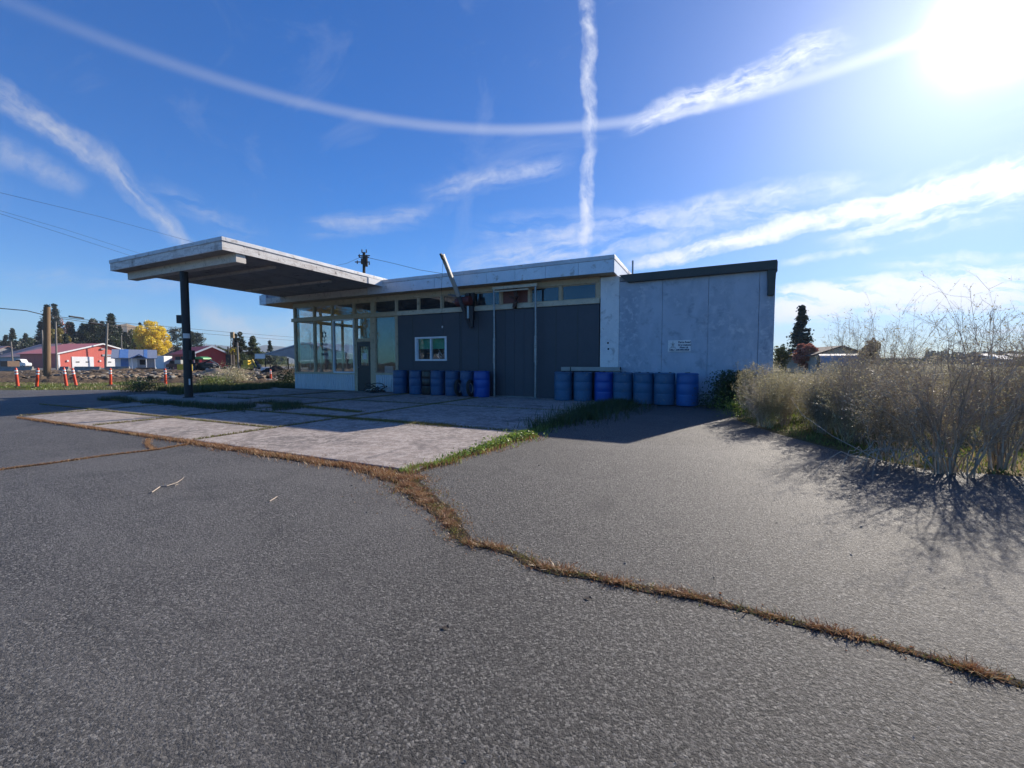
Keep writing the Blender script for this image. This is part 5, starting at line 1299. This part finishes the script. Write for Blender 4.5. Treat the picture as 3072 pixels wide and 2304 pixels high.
# open metal shed right
def open_shed():
    d0 = 66; P1 = D(765, HOR, d0); P2 = D(1010, HOR, d0-6); P1.z = P2.z = 0
    r0 = thing('open_shed', 'open sided pole shed with grey metal roof and a dark cluttered interior', 'shed', P1); e = (P2-P1); Ls = e.length; e.normalize(); n = Vector((-e.y, e.x, 0))
    zE = D(780, 1076, d0).z; zF = D(780, 1061, d0).z; zR = D(940, 1031, d0-3).z+.2
    mb = MB(); mb.extr([P1+Z*zE, P1+e*2.2+Z*zE, P1+e*2.2+Z*zF, P1+Z*zF], n*.08); part('fascia', mb, 'whitepaint', r0)
    mb = MB(); q = P1+e*2.2
    mb.extr([q+Z*(zF), P1+e*10.2+Z*zR, P1+e*18.5+Z*zF, P1+e*18.5+Z*(zF-.15), P1+e*10.2+Z*(zR-.25), q+Z*(zF-.15)], n*12); mb.extr([P1+Z*zF, q+Z*zF, q+Z*(zF-.1), P1+Z*(zF-.1)], n*12); part('roof', mb, 'metalroof', r0)
    mb = MB(); mb.extr([P1+e*2.3+Z*(zF-.2), P1+e*10.2+Z*(zR-.35), P1+e*18.4+Z*(zF-.2), P1+e*18.4+Z*(zE), P1+e*9+Z*(zE-.3), P1+e*7+Z*(zE+.3)], n*.08); part('gable_sheet', mb, 'tarpgrey', r0)
    mb = MB(); mb.extr([P1+n*11.5, P1+e*18.5+n*11.5, P1+e*18.5+n*11.5+Z*zE, P1+n*11.5+Z*zE], n*.1); part('back_wall', mb, 'darkopen', r0)
    for f in (0.05, 2.2, 7.0, 12.3, 18.2): mb = MB(); mb.tube([P1+e*f+n*.1, P1+e*f+n*.1+Z*(zE+.1)], .09, 6); part('post', mb, 'blacksteel', r0)
    mb = MB(); rq = random.Random(3)
    for k in range(44):
        c = P1+e*rq.uniform(2.6, 18)+n*rq.uniform(3, 9)+Z*rq.uniform(.2, 1.1); s = rq.uniform(.2, .6); mb.obox(c, e*s, n*s*.7, Z*s*.8)
    part('stored_goods', mb, 'woodbrown', r0)
open_shed()
boxthing('white_box', 'white metal box on the ground before the open shed', 'box', 781, 807, 1102, 1115, 52, 1.0, 'whitepaint', .02, 0)
boxthing('white_tank', 'white rectangular container behind the small shed', 'container', 462, 492, 1068, 1090, 80, 2.0, 'whitepaint', .05, .1)
boxthing('dark_fence', 'dark board fence between the cream house and the small shed', 'fence', 486, 520, 1066, 1088, 100, .15, 'skirt', 0, 0)
boxthing('brown_bin', 'brown box bin at the far left of the road', 'bin', 0, 22, 1083, 1098, 80, 2, 'woodbrown', .02, 0)
# concrete barriers
for i, (a_, b_, y0, dd) in enumerate(((0, 98, 1098, 61), (180, 206, 1100, 61), (224, 300, 1101, 61), (318, 388, 1102, 62))):
    p, q = D(a_, HOR, dd), D(b_, HOR, dd); p.z = q.z = 0; e = (q-p); n = Vector((-e.y, e.x, 0)).normalized(); lb = ('leftmost long grey barrier beneath the white pickup', 'short grey barrier left of the first garage door', 'grey barrier between the two white garage doors', 'grey barrier before the small blue-roofed shed')[i]
    t_ = thing('road_barrier', lb, 'barrier', p, 'grey barriers along the road'); mb = MB()
    mb.extr([p-n*.3, p-n*.28+Z*.15, p-n*.12+Z*.35, p-n*.08+Z*.66, p+n*.08+Z*.66, p+n*.12+Z*.35, p+n*.28+Z*.15, p+n*.3], e); part('body', mb, 'concreteold', t_)
# vehicles
def pickup(name, lb, px0, px1, d, bodym, flip=1, catg='pickup truck', stake=False, sz=1.0):
    c = D((px0+px1)/2, HOR, d); c.z = 0; e = Rt*flip; n = Fh; Ln = abs(D(px1, HOR, d).dot(Rt)-D(px0, HOR, d).dot(Rt)); s = Ln/5.2
    t_ = thing(name, lb, catg, c)
    def P2(x, z): return c+e*(x*s)+Z*(z*sz)
    w_ = 1.8*s
    prof = [(-2.6, .45), (2.5, .45), (2.6, .6), (2.55, .95), (1.55, 1.08), (1.0, 1.6), (.1, 1.66), (-.35, 1.62), (-.5, 1.08), (-2.6, 1.05)]
    mb = MB(); mb.extr([P2(*q)-n*w_/2 for q in prof], n*w_); part('body', mb, bodym, t_, bevel=.04)
    for sd_ in (-1,):
        mb = MB(); mb.extr([P2(*q)-n*(w_/2+.01) for q in ((1.35, 1.1), (.95, 1.52), (.15, 1.56), (-.3, 1.5), (-.4, 1.1))], -n*.02); part('window', mb, 'darkopen', t_)
    if stake:
        mb = MB(); mb.extr([P2(*q)-n*w_*.55 for q in ((-2.7, 1.06), (-.6, 1.06), (-.6, 1.7), (-2.7, 1.7))], n*w_*1.1); part('bed_rack', mb, 'tanplastic', t_)
    for x in (-1.6, 1.65):
        for k in (-1, 1):
            mb = MB(); q = P2(x, .36); mb.tube([q+n*k*(w_/2-.2), q+n*k*(w_/2+.02)], .36*s, 16); wh = part('wheel', mb, 'rubber', t_, bevel=.02)
            mb = MB(); mb.tube([q+n*k*(w_/2+.021), q+n*k*(w_/2+.03)], .2*s, 12); part('rim', mb, 'rimgrey', wh)
    mb = MB(); mb.extr([P2(*q)-n*w_*.4 for q in ((2.58, .65), (2.63, .65), (2.62, .85), (2.57, .85))], n*w_*.8); part('headlight', mb, 'reflective', t_)
pickup('white_pickup', 'white pickup truck parked at the left end of the red garage', 36, 86, 88, 'truckwhite', 1, sz=1.22)
pickup('old_truck', 'old maroon truck with a pale box bed left of the canopy post', 503, 548, 70, 'maroon', -1, 'truck', True, 1.0)
pickup('dark_car', 'dark navy car parked left of the open shed', 748, 782, 66, 'navypaint', 1, 'car', sz=.85)
# yellow machine block (tank on skid)
t_, a, b, n, z0, z1 = boxthing('yellow_tank', 'yellow steel tank box right beside the canopy post', 'tank', 530, 556, 1093, 1117, 44, 1.0, 'yellowpaint', .04, .15)
mb = MB(); mb.obox((a+b)/2+n*.5+Z*.08, (b-a)*.5, n*.6, Z*.08); part('skid', mb, 'blacksteel', t_)
# tractor with green canopy
def tractor():
    d = 50; c = D(606, HOR, d); c.z = 0; t_ = thing('green_tractor', 'dark tractor with green sun roof and a long front arm', 'tractor', c); e = Rt; n = Fh
    def Q(x, z): return c+e*x+Z*z
    mb = MB(); mb.extr([Q(*q)-n*.5 for q in ((-1.0, .5), (1.5, .5), (1.7, .7), (1.6, 1.15), (.2, 1.2), (-.2, 1.0), (-1.0, 1.0))], n*1.0); part('body', mb, 'blackpaint', t_, bevel=.05)
    z = D(606, 1073, d).z
    mb = MB(); mb.extr([Q(*q)-n*.7 for q in ((-.75, z-.16), (.7, z-.22), (.62, z), (.2, z+.12), (-.6, z+.08))], n*1.4); part('sun_roof', mb, 'greenpaint', t_, bevel=.04)
    for x in (-.7, .5):
        mb = MB(); mb.tube([Q(x, .9)-n*.5, Q(x, z-.12)-n*.5], .04, 6); mb.tube([Q(x, .9)+n*.5, Q(x, z-.12)+n*.5], .04, 6); part('roof_post', mb, 'blacksteel', t_)
    mb = MB(); mb.box(0, 0, 0, 0, 0, 0); mb = MB(); mb.obox(Q(-.4, 1.15), e*.22, n*.25, Z*.05); mb.obox(Q(-.62, 1.4), e*.05, n*.25, Z*.25); part('seat', mb, 'rubber', t_)
    for x, r_ in ((-.6, .62), (1.25, .4)):
        for k in (-1, 1):
            mb = MB(); mb.tube([Q(x, r_)+n*k*.55, Q(x, r_)+n*k*.9], r_, 20); wh = part('wheel', mb, 'rubber', t_, bevel=.05)
            mb = MB(); mb.tube([Q(x, r_)+n*k*.901, Q(x, r_)+n*k*.92], r_*.5, 14); part('rim', mb, 'rimgrey', wh)
    mb = MB(); mb.tube([Q(.4, 1.1)-n*.5, D(632, 1079, d-.5), D(652, 1092, d-.5), D(662, 1104, d-.5)], [.09, .11, .09, .07], 8); mb.tube([Q(.6, .9)-n*.5, D(628, 1092, d-.5), D(650, 1098, d-.5)], .06, 8); part('arm', mb, 'blacksteel', t_)
    mb = MB(); mb.tube([D(630, 1081, d-.7), D(655, 1093, d-.7)], .03, 6); part('ram', mb, 'rimgrey', t_)
tractor()
for i, (cx_, cy_, lb) in enumerate(((655, 1107, 'left one of the two large upright tyres before the drill mast'), (677, 1109, 'right one of the two large upright tyres before the drill mast'))):
    c = D(cx_, cy_, 48); t_ = thing('big_tyre', lb, 'tyre', c, 'large tyres by the tractor'); mb = MB(); mb.torus(c, Fh+Rt*.2, .33, .10, 22, 8); part('tyre', mb, 'rubber', t_, smooth=True)
    mb = MB(); mb.torus(c-Fh*.1, Fh+Rt*.2, .38, .02, 22, 6); part('rim', mb, 'rimgrey', t_)
# drill mast
def mast():
    d = 56; b = D(690, HOR, d); b.z = 0; t_ = thing('drill_mast', 'rusty tan drilling mast with a yellow hook standing above the rubble', 'drill rig', b); top = D(697, 1003, d)
    mb = MB(); 
    for o_ in (-.18, .18):
        mb.tube([b+Rt*o_*1.4, top+Rt*o_*.6], .05, 6)
    for k in range(9):
        f = k/9; p = lerp(b, top, f); q = lerp(b, top, f+.1); s_ = 1 if k % 2 else -1; mb.tube([p+Rt*.22*s_, q-Rt*.2*s_], .03, 5)
    part('frame', mb, 'rust', t_)
    mb = MB(); mb.obox(top-Z*.1, Rt*.22, Fh*.15, Z*.4); part('crown_block', mb, 'woodtan', t_, bevel=.05)
    mb = MB(); mb.tube([D(690, 1055, d-.5), D(697, 1048, d-.5), D(703, 1050, d-.5), D(703, 1056, d-.5)], .1, 8); part('hook', mb, 'yellowpaint', t_)
    mb = MB(); mb.tube([D(699, 1010, d), D(700, 1108, d)], .07, 6); mb.tube([D(684, 1040, d), D(688, 1108, d)], .09, 6); mb.obox(D(691, 1080, d), Rt*.35, Fh*.4, Z*.7); part('drive', mb, 'poledark', t_)
mast()
t_, a, b, n, z0, z1 = boxthing('yellow_digger', 'small yellow digger parked behind the thin tan pole', 'digger', 722, 745, 1094, 1106, 60, 1.3, 'yellowpaint', .1, .3)
c = (a+b)/2+n*.6
mb = MB(); mb.obox(c+Z*(z1+.3), Rt*.35, n*.4, Z*.35); part('cab', mb, 'yellowpaint', t_, bevel=.05)
mb = MB(); mb.obox(c+Z*.18-n*.5, (b-a)*.5, n*.15, Z*.18); mb.obox(c+Z*.18+n*.5, (b-a)*.5, n*.15, Z*.18); part('track', mb, 'rubber', t_, bevel=.06)
mb = MB(); mb.tube([c+Z*(z1), c+Rt*.8+Z*(z1+.7), c+Rt*1.3+Z*.6], .1, 6); part('arm', mb, 'yellowpaint', t_)
# small traffic cone
c = G(468, 1114); c = D(468, 1113, 48); c.z = .02; t_ = thing('traffic_cone', 'small white and orange cone at the corner of the small shed', 'cone', c); mb = MB(); mb.lathe([(.18, 0), (.17, .02), (.1, .03), (.02, .7)], c, 12); part('body', mb, 'reflective', t_)
# rubble
def rock_mesh(seed):
    rg = np.random.default_rng(seed); bm_v = []; 
    import bmesh
    bm = bmesh.new(); bmesh.ops.create_icosphere(bm, subdivisions=2, radius=1)
    for v in bm.verts:
        n = mnoise.noise(v.co*1.1+Vector((seed*3, 0, 0)))*.5; v.co *= (1+n); v.co.z *= .6; 
        for ax_ in range(3): v.co[ax_] = round(v.co[ax_]*2.2)/2.2*.7+v.co[ax_]*.3
    me = bpy.data.meshes.new('rock'); bm.to_mesh(me); bm.free(); return me
rocks = [rock_mesh(k) for k in range(5)]
rq = random.Random(12); n_r = 0
def rocksarr(count, sampler, mat, name, label):
    Vs = []; 
    for k in range(count):
        me = rocks[k % 5]; v = np.empty(len(me.vertices)*3, np.float32); me.vertices.foreach_get('co', v); v = v.reshape(-1, 3)
        f = np.empty(len(me.polygons)*3, np.int32); me.polygons.foreach_get('vertices', f); f = f.reshape(-1, 3)
        p, s = sampler(); a = rq.uniform(0, 6.28); c_, s_ = math.cos(a), math.sin(a); Rm = np.array([[c_, -s_, 0], [s_, c_, 0], [0, 0, 1]])
        Vs.append(((v*np.array([s*rq.uniform(.7, 1.4), s, s*rq.uniform(.6, 1.1)]))@Rm.T+np.array(p), f))
    V, F = cat(Vs); o = link_mesh(name, np_mesh(name, V, F), mat); props(o, kind='stuff', label=label, cat='rubble')
def smp():
    px = rq.choice([rq.uniform(600, 880), rq.uniform(60, 880), rq.uniform(240, 520)]); d = rq.uniform(25, 46); p = D(px, HOR, d); return (p.x, p.y, rq.choice([.0, .05, .12, .2, .3])), rq.choice([.05, .07, .1, .13, .2])
rocksarr(1500, smp, 'stone', 'rubble', 'tan broken rock and clods heaped along the dug-up strip')
rocksarr(900, smp, 'stonegrey', 'rubble', 'grey broken concrete heaped along the dug-up strip')
rocksarr(700, smp, 'blackdirt', 'rubble', 'dark soil clods heaped along the dug-up strip')
# black dirt pile
def pile(px, d, w_, h_, mat, label):
    c = D(px, HOR, d); V = []; F = []; n = 26
    for j in range(n):
        for i in range(n):
            x = (i/(n-1)-.5)*2; y = (j/(n-1)-.5)*2; r_ = math.hypot(x, y); z = max(0, 1-r_)**.8*h_*(1+.4*mnoise.noise(Vector((x*3+px, y*3, 0))))+.12*mnoise.noise(Vector((x*9, y*9, px)))*max(0, 1-r_)
            q = c+Rt*x*w_+Fh*y*w_*.6; V.append((q.x, q.y, z-.02))
    for j in range(n-1):
        for i in range(n-1): F.append((j*n+i, j*n+i+1, (j+1)*n+i+1, (j+1)*n+i))
    o = link_mesh('dirt_pile', np_mesh('dirt_pile', V, F), mat); props(o, label, 'dirt pile')
pile(826, 38, 1.9, 1.05, 'blackdirt', 'black pile of dirt and asphalt beside the office corner')
pile(645, 34, 2.6, .75, 'stone', 'low heap of tan stones right of the canopy post')
# weeds in front of rubble right of column & dark shrub at building corner
def shrubby(name, lb, c, sx, sy, sz, n, size, mat):
    P = rng.normal(0, .45, (n, 3))*np.array([sx, sy, sz])+np.array([c.x, c.y, sz*.5]); P = P[P[:, 2] > 0]
    t_ = thing(name, lb, 'shrub', (c.x, c.y, 0)); V, F = leaves(P, size); link_mesh('foliage', np_mesh('foliage', V, F), mat, t_)
    mb = MB()
    for k in range(7): a = k*.9; mb.tube([(c.x, c.y, 0), (c.x+sx*.3*math.cos(a), c.y+sy*.3*math.sin(a), sz*.7)], [.02, .008], 5)
    part('stems', mb, 'bark', t_)
shrubby('low_shrub', 'dark low shrub at the left corner of the office wall', D(866, HOR, 22), .9, .6, .7, 2600, .035, 'darkleaf')
shrubby('low_shrub', 'dark low shrub at the lot edge left of the canopy post', D(418, HOR, 17.2), 1.0, .6, .42, 2600, .03, 'darkleaf')
shrubby('low_shrub', 'brownish shrub tangled in the rubble right of the canopy post', D(700, HOR, 24), 1.6, .7, .7, 3600, .035, 'twigolive')
shrubby('low_shrub', 'sparse green shrub just right of the canopy post base', D(640, HOR, 21), 1.2, .6, .42, 2200, .03, 'grass')
# ---- trees
def conifer(px, ytop, ybase, d, rpx, mat, lb, seed, n=2600, grp='evergreens beyond the road', gaps=.35, pine=False):
    rpx = rpx*(1 if pine else 1.4)
    b = D(px, HOR, d); b.z = 0; t = D(px, ytop, d); h = t.z; rad = rpx/FPX*d; r0 = thing('pine_tree' if pine else 'fir_tree', lb, 'tree', b, grp)
    rg = np.random.default_rng(seed); A = []; B = []; P = []
    n = int(n*1.5); nb = int(44+h*7); 
    for k in range(nb):
        f = rg.uniform(.0, 1)**.8; z = h*(.08+.9*f) if not pine else h*(.35+.63*f)
        env = (1-f)**1.05+.015 if not pine else math.sin(math.pi*min(1, .25+.75*(1-f)))*.9+.1
        rr_ = rad*env*rg.uniform(.75, 1.2); a = rg.uniform(0, 6.28); dirv = np.array([math.cos(a), math.sin(a), rg.uniform(-.25, .2) if not pine else rg.uniform(-.05, .4)])
        m = max(6, int(n/nb)); u = rg.uniform(.08, 1, m)**.6
        pts = np.array([b.x, b.y, z])+dirv*rr_*u[:, None]+rg.normal(0, 1, (m, 3))*np.array([.10, .10, .06])*rad*(.5+.6*env)*(.4+u[:, None])
        P.append(pts); A.append([b.x, b.y, z]); B.append(np.array([b.x, b.y, z])+dirv*rr_*.9)
    P = np.concatenate(P); V, F = leaves(P, max(.055*rad+.05, d*.0019), rg, .4)
    link_mesh('crown', np_mesh('crown', V, F), mat, r0)
    mb = MB(); mb.tube([b-Z*.2, b+Z*h*.5, b+Z*h*.97], [h*.018+.05, h*.011+.03, .02], 8); part('trunk', mb, 'bark', r0)
    V, F = strips(np.array(A), np.array(B), .012*rad+.01, .004*rad+.005, rg); link_mesh('limb', np_mesh('limb', V, F), 'bark', r0)
def broadleaf(px, ytop, d, rpx, mat, lb, seed, n=3600, grp=None, low=.15, nclump=26, catn='broadleaf_tree', squash=1.0):
    b = D(px, HOR, d); b.z = 0; h = D(px, ytop, d).z; rad = rpx/FPX*d; r0 = thing(catn, lb, 'tree', b, grp)
    rg = np.random.default_rng(seed); P = []; mb = MB(); mb.tube([b-Z*.2, b+Z*h*.35, b+Z*h*.7+Rt*rad*.1], [h*.03+.05, h*.02+.03, h*.008+.02], 8)
    cz = h*(low+(1-low)*.5); hz_ = h*(1-low)*.5
    for k in range(nclump):
        u = rg.normal(size=3); u /= np.linalg.norm(u); rr_ = rg.uniform(.35, .88)
        c = np.array([b.x+u[0]*rad*rr_, b.y+u[1]*rad*rr_, cz+u[2]*hz_*rr_])
        m = int(n*1.6)//nclump; q = rg.normal(size=(m, 3)); q /= np.linalg.norm(q, axis=1)[:, None]; q *= rg.uniform(.3, 1, m)[:, None]**.5
        P.append(c+q*np.array([rad, rad, hz_*.8])*rg.uniform(.22, .36))
        mb.tube([b+Z*h*rg.uniform(.2, .5), lerp(b+Z*h*.5, Vector(c), .6), Vector(c)], [h*.01+.02, h*.006+.01, .01], 5)
    P = np.concatenate(P); V, F = leaves(P, max(.05*rad+.05, d*.0019), rg); link_mesh('crown', np_mesh('crown', V, F), mat, r0); part('trunk', mb, 'bark', r0)
conifer(43, 984, 1040, 190, 17, 'conifer', 'small dark fir above the roof of the grey house', 1)
conifer(82, 1000, 1040, 185, 20, 'conifer', 'low dark fir just left of the tall blue pine', 2)
broadleaf(5, 1012, 190, 34, 'broad_green', 'low green tree at the far left edge', 41)
broadleaf(98, 1002, 200, 30, 'broad_green', 'low green tree between the small fir and the tall pine', 42)
conifer(150, 911, 1040, 150, 27, 'conifer_blue', 'tall loose blue fir directly behind the thick wooden pole', 3, 4600)
conifer(128, 962, 1040, 150, 20, 'conifer_blue', 'bluish fir leaning out left of the thick wooden pole', 31, 3600)
conifer(22, 1004, 1040, 190, 15, 'conifer', 'small dark fir at the far left beyond the brown bin', 32)
conifer(222, 966, 1040, 150, 17, 'conifer', 'dark fir squeezed between the blue firs and the broad evergreens', 33, 3600)
conifer(312, 962, 1040, 156, 18, 'conifer', 'dark fir between the broad evergreens and the leaning grey pole', 34, 3600)
conifer(364, 975, 1040, 156, 17, 'conifer', 'dark fir behind the roof end of the red garage', 35, 3600)
conifer(172, 908, 1040, 148, 26, 'conifer_blue', 'tall pointed blue fir just right of the thick wooden pole', 4, 4200)
broadleaf(186, 972, 140, 27, 'olive', 'yellow green tree in front of the tall blue pines', 43)
broadleaf(203, 948, 160, 20, 'redleaf', 'faint reddish bare tree right of the tall pines', 61, 1400)
conifer(200, 1000, 1040, 130, 18, 'conifer', 'short dark fir behind the red garage roof', 5)
broadleaf(240, 953, 152, 28, 'conifer', 'broad dark evergreen left of the highest dark crown', 44, 5200, 'dark trees behind the red garage')
broadleaf(286, 942, 152, 34, 'conifer', 'tallest broad dark evergreen behind the garage ridge', 45, 6200, 'dark trees behind the red garage')
broadleaf(262, 985, 150, 42, 'conifer', 'wide dark evergreen low in front of the two taller crowns', 46, 5600, 'dark trees behind the red garage')
conifer(339, 940, 1040, 150, 30, 'conifer', 'pointed dark fir between the garage and the yellow tree', 6, 4200)
broadleaf(330, 980, 150, 28, 'broad_green', 'dark green bushy tree at the foot of the pointed fir', 47, 3600)
broadleaf(386, 988, 155, 24, 'darkleaf', 'rounded dark tree left of the yellow tree', 48, 3200)
conifer(425, 963, 1040, 160, 12, 'conifer', 'narrow dark fir tip beside the yellow tree', 8)
broadleaf(462, 953, 152, 44, 'yellow', 'bright golden yellow autumn tree left of the canopy post', 49, 9000, None, .12, 44)
broadleaf(425, 985, 150, 20, 'olive', 'olive green tree on the left flank of the golden tree', 50, 2600)
broadleaf(505, 1018, 170, 17, 'tanleaf', 'tan autumn tree between the golden tree and the tall thin pine', 51, 1600)
conifer(533, 985, 1060, 140, 22, 'conifer_blue', 'thin open pine between the golden tree and the canopy post', 9, 1300, pine=True)
conifer(578, 992, 1050, 150, 20, 'conifer', 'dark pine just right of the canopy post', 10, 2000)
conifer(595, 999, 1050, 155, 18, 'conifer_blue', 'sparse blue pine second right of the canopy post', 11, 1300, pine=True)
conifer(709, 1001, 1095, 95, 14, 'conifer', 'slim fir right behind the drill mast', 12)
conifer(723, 995, 1095, 95, 22, 'conifer', 'tall pointed fir right of the drill mast', 13, 4200)
conifer(761, 1008, 1095, 92, 24, 'broad_green', 'wide green conifer left of the open shed', 14, 4600)
conifer(811, 1021, 1060, 130, 11, 'conifer', 'small lone fir above the open shed roof', 15)
broadleaf(700, 1042, 85, 22, 'olive', 'olive bushy tree tangled around the drill mast', 52, 2600)
broadleaf(668, 1035, 130, 22, 'broad_green', 'green tree behind the red gabled building', 53, 1800)
broadleaf(735, 1060, 84, 20, 'broad_green', 'low green tree behind the small yellow digger', 54, 1800)
# distant wooded line
def farwood(px0, px1, d, ytop, n, mat, lb, size):
    rg = np.random.default_rng(int(px0)+900); P = []
    for k in range(n):
        px = rg.uniform(px0, px1); dd = d*rg.uniform(.92, 1.15); h = (HOR-ytop)/FPX*dd*rg.uniform(.55, 1.1)+H; c = D(px, HOR, dd); r_ = h*.32
        m = 40; z = rg.uniform(0, 1, m); w_ = (1-z*.75)*r_; a = rg.uniform(0, 6.28, m)
        P.append(np.c_[c.x+np.cos(a)*w_*rg.uniform(.3, 1, m), c.y+np.sin(a)*w_*rg.uniform(.3, 1, m), z*h])
    V, F = leaves(np.concatenate(P), size, rg, .3); o = link_mesh('far_wood', np_mesh('far_wood', V, F), mat); props(o, kind='stuff', label=lb, cat='wood')
farwood(-300, 860, 330, 1056, 260, 'broad_green', 'distant tree line beyond the buildings on the left', 1.6)
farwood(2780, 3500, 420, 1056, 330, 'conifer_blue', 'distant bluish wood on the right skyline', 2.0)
farwood(2330, 2800, 330, 1076, 160, 'broad_green', 'distant low trees seen over the thicket', 1.3)
# ================================================================== BACKGROUND RIGHT
conifer(2401, 914, 1040, 62, 34, 'conifer_blue', 'lone tall blue spruce to the right of the grey wall', 21, 6500, None)
broadleaf(2345, 1025, 56, 26, 'olive', 'yellowish bush at the corner of the grey wall', 55, 1800, None, .0, 36, 'autumn_bush')
broadleaf(2415, 1024, 52, 38, 'redleaf', 'rust red bush at the foot of the blue spruce', 56, 6500, None, .0, 44, 'autumn_bush')
broadleaf(2610, 1012, 40, 30, 'tanleaf', 'pale yellow bush rising behind the dry thicket', 57, 2600, None, .0, 36, 'autumn_bush')
def arch_shed():
    d = 44; c = D(2455, HOR, d); c.z = 0; t_ = thing('arched_shed', 'low arched grey shed with an open dark end behind the thicket', 'shed', c); r_ = 1.9; n = 14
    e = (Rt*.85-Fh*.5).normalized(); v2 = Vector((-e.y, e.x, 0))
    V = []; 
    for k in range(n+1):
        a = math.pi*k/n; V.append(c-v2*r_*math.cos(a)+Z*(r_*.98*math.sin(a)+.25))
    mb = MB(); ln = e*4.2; m = len(V)
    inner = [c+(v-c)*.97 for v in V]
    mb.add(V+[v+ln for v in V]+inner+[v+ln for v in inner], [(k, k+1, m+k+1, m+k) for k in range(n)]+[(2*m+k+1, 2*m+k, 3*m+k, 3*m+k+1) for k in range(n)]+[(k+1, k, 2*m+k, 2*m+k+1) for k in range(n)]+[(m+k, m+k+1, 3*m+k+1, 3*m+k) for k in range(n)])
    part('shell', mb, 'tarpgrey', t_)
    mb = MB(); mb.extr([v+ln*.6 for v in inner], e*.05); part('end_wall', mb, 'darkopen', t_)
    mb = MB(); mb.extr([inner[9]+e*.1, inner[10]+e*.1, inner[12]+e*.1, inner[9]+e*.1-Z*.6], e*.05); part('flap', mb, 'tanplastic', t_)
arch_shed()
gable_building('brown_roof_house', 'low house with dark brown roof and pale gable behind the arched shed', (38, 58), (.97, -.25), 5.2, -9, 2.1, 3.05, 'tanplastic', 'skirt', 'whitepaint', .4)
t_, a, b, n, z0, z1 = boxthing('long_house', 'long low house with dark roof stretching behind the brown roof house', 'building', 2405, 2600, 1068, 1100, 72, 6, 'tarpgrey', 0, 0)
mb = MB(); e = b-a; mb.extr([a-n*.5+Z*z1, b-n*.5+Z*z1, b+n*3+Z*(z1+.9), a+n*3+Z*(z1+.9)], n*.4+Z*.15); part('roof', mb, 'skirt', t_)
for (p0, p1, y0, y1, d, m1_, m2_, lb) in ((3005, 3042, 1078, 1100, 130, 'tarpgrey', 'whitepaint', 'small pale shed with white roof near the right edge'), (3040, 3130, 1070, 1092, 170, 'navypaint', 'tarpgrey', 'long dark blue barn with white metal roof at the right edge'),
        (2955, 2992, 1068, 1085, 210, 'skirt', 'tarpgrey', 'distant grey roofed house left of the small pale shed')):
    t_, a, b, n, z0, z1 = boxthing('farm_shed', lb, 'building', p0, p1, y0, y1, d, 6, m1_, 0, 0); e = b-a; z1 += .01
    mb = MB(); mb.extr([a-e*.04-n*.4+Z*(z1), a-e*.04+n*3+Z*(z1+1.3), a-e*.04+n*6.4+Z*z1], e*1.08); part('roof', mb, m2_, t_)
structure(poly_sheet('green_field', [tuple(D(p, HOR, q))[:2] for p, q in ((2980, 100), (3700, 100), (3700, 125), (2980, 125))], -.02, 'field'))
# ---- across the street behind the viewer: guessed, added only for the office glass to mirror
broadleaf_list = []
def back_tree(x, y, h, r_, mat, lb, seed):
    b = Vector((x, y, 0)); r0 = thing('added_tree', lb, 'tree', b); rg = np.random.default_rng(seed); P = []
    for k in range(24):
        u = rg.normal(size=3); u /= np.linalg.norm(u); c = np.array([x+u[0]*r_*.7, y+u[1]*r_*.7, h*.6+u[2]*h*.3]); q = rg.normal(size=(130, 3)); q /= np.linalg.norm(q, axis=1)[:, None]
        P.append(c+q*r_*.33*rg.uniform(.3, 1, 130)[:, None])
    V, F = leaves(np.concatenate(P), .22, rg); link_mesh('crown', np_mesh('crown', V, F), mat, r0); mb = MB(); mb.tube([b, b+Z*h*.6], [.3, .1], 8); part('trunk', mb, 'bark', r0)
back_tree(-50, -21, 10, 5, 'olive', 'autumn tree added across the street for the office glass to mirror', 71)
back_tree(-58, -24, 12, 5, 'tanleaf', 'brown autumn tree added across the street for the office glass to mirror', 72)
back_tree(-35, -21, 8, 3.6, 'conifer', 'dark evergreen added across the street for the tall pane to mirror', 73)
gable_building('added_house', 'white house added across the street for the office glass to mirror', (-50, -8), (.75, -.66), 7, 6, 3.0, 5.0, 'whitepaint', 'roofpink', 'whitepaint')
def haze():
    hi, nt = new_mat('haze_air'); pv = nt.nodes.new('ShaderNodeVolumePrincipled'); pv.inputs['Color'].default_value = (.72, .84, 1, 1); pv.inputs['Density'].default_value = .00022
    o = nt.nodes.new('ShaderNodeOutputMaterial'); L(nt, pv.outputs[0], o.inputs['Volume']); M['haze_air'] = hi
    mb = MB(); mb.box(-3500, 3500, -300, 3600, -5, 210); o = part('haze', mb, 'haze_air'); o['kind'] = 'stuff'; o['label'] = 'thin pale blue air haze over the whole scene'
haze()
scene.render.resolution_x = 1024; scene.render.resolution_y = 768
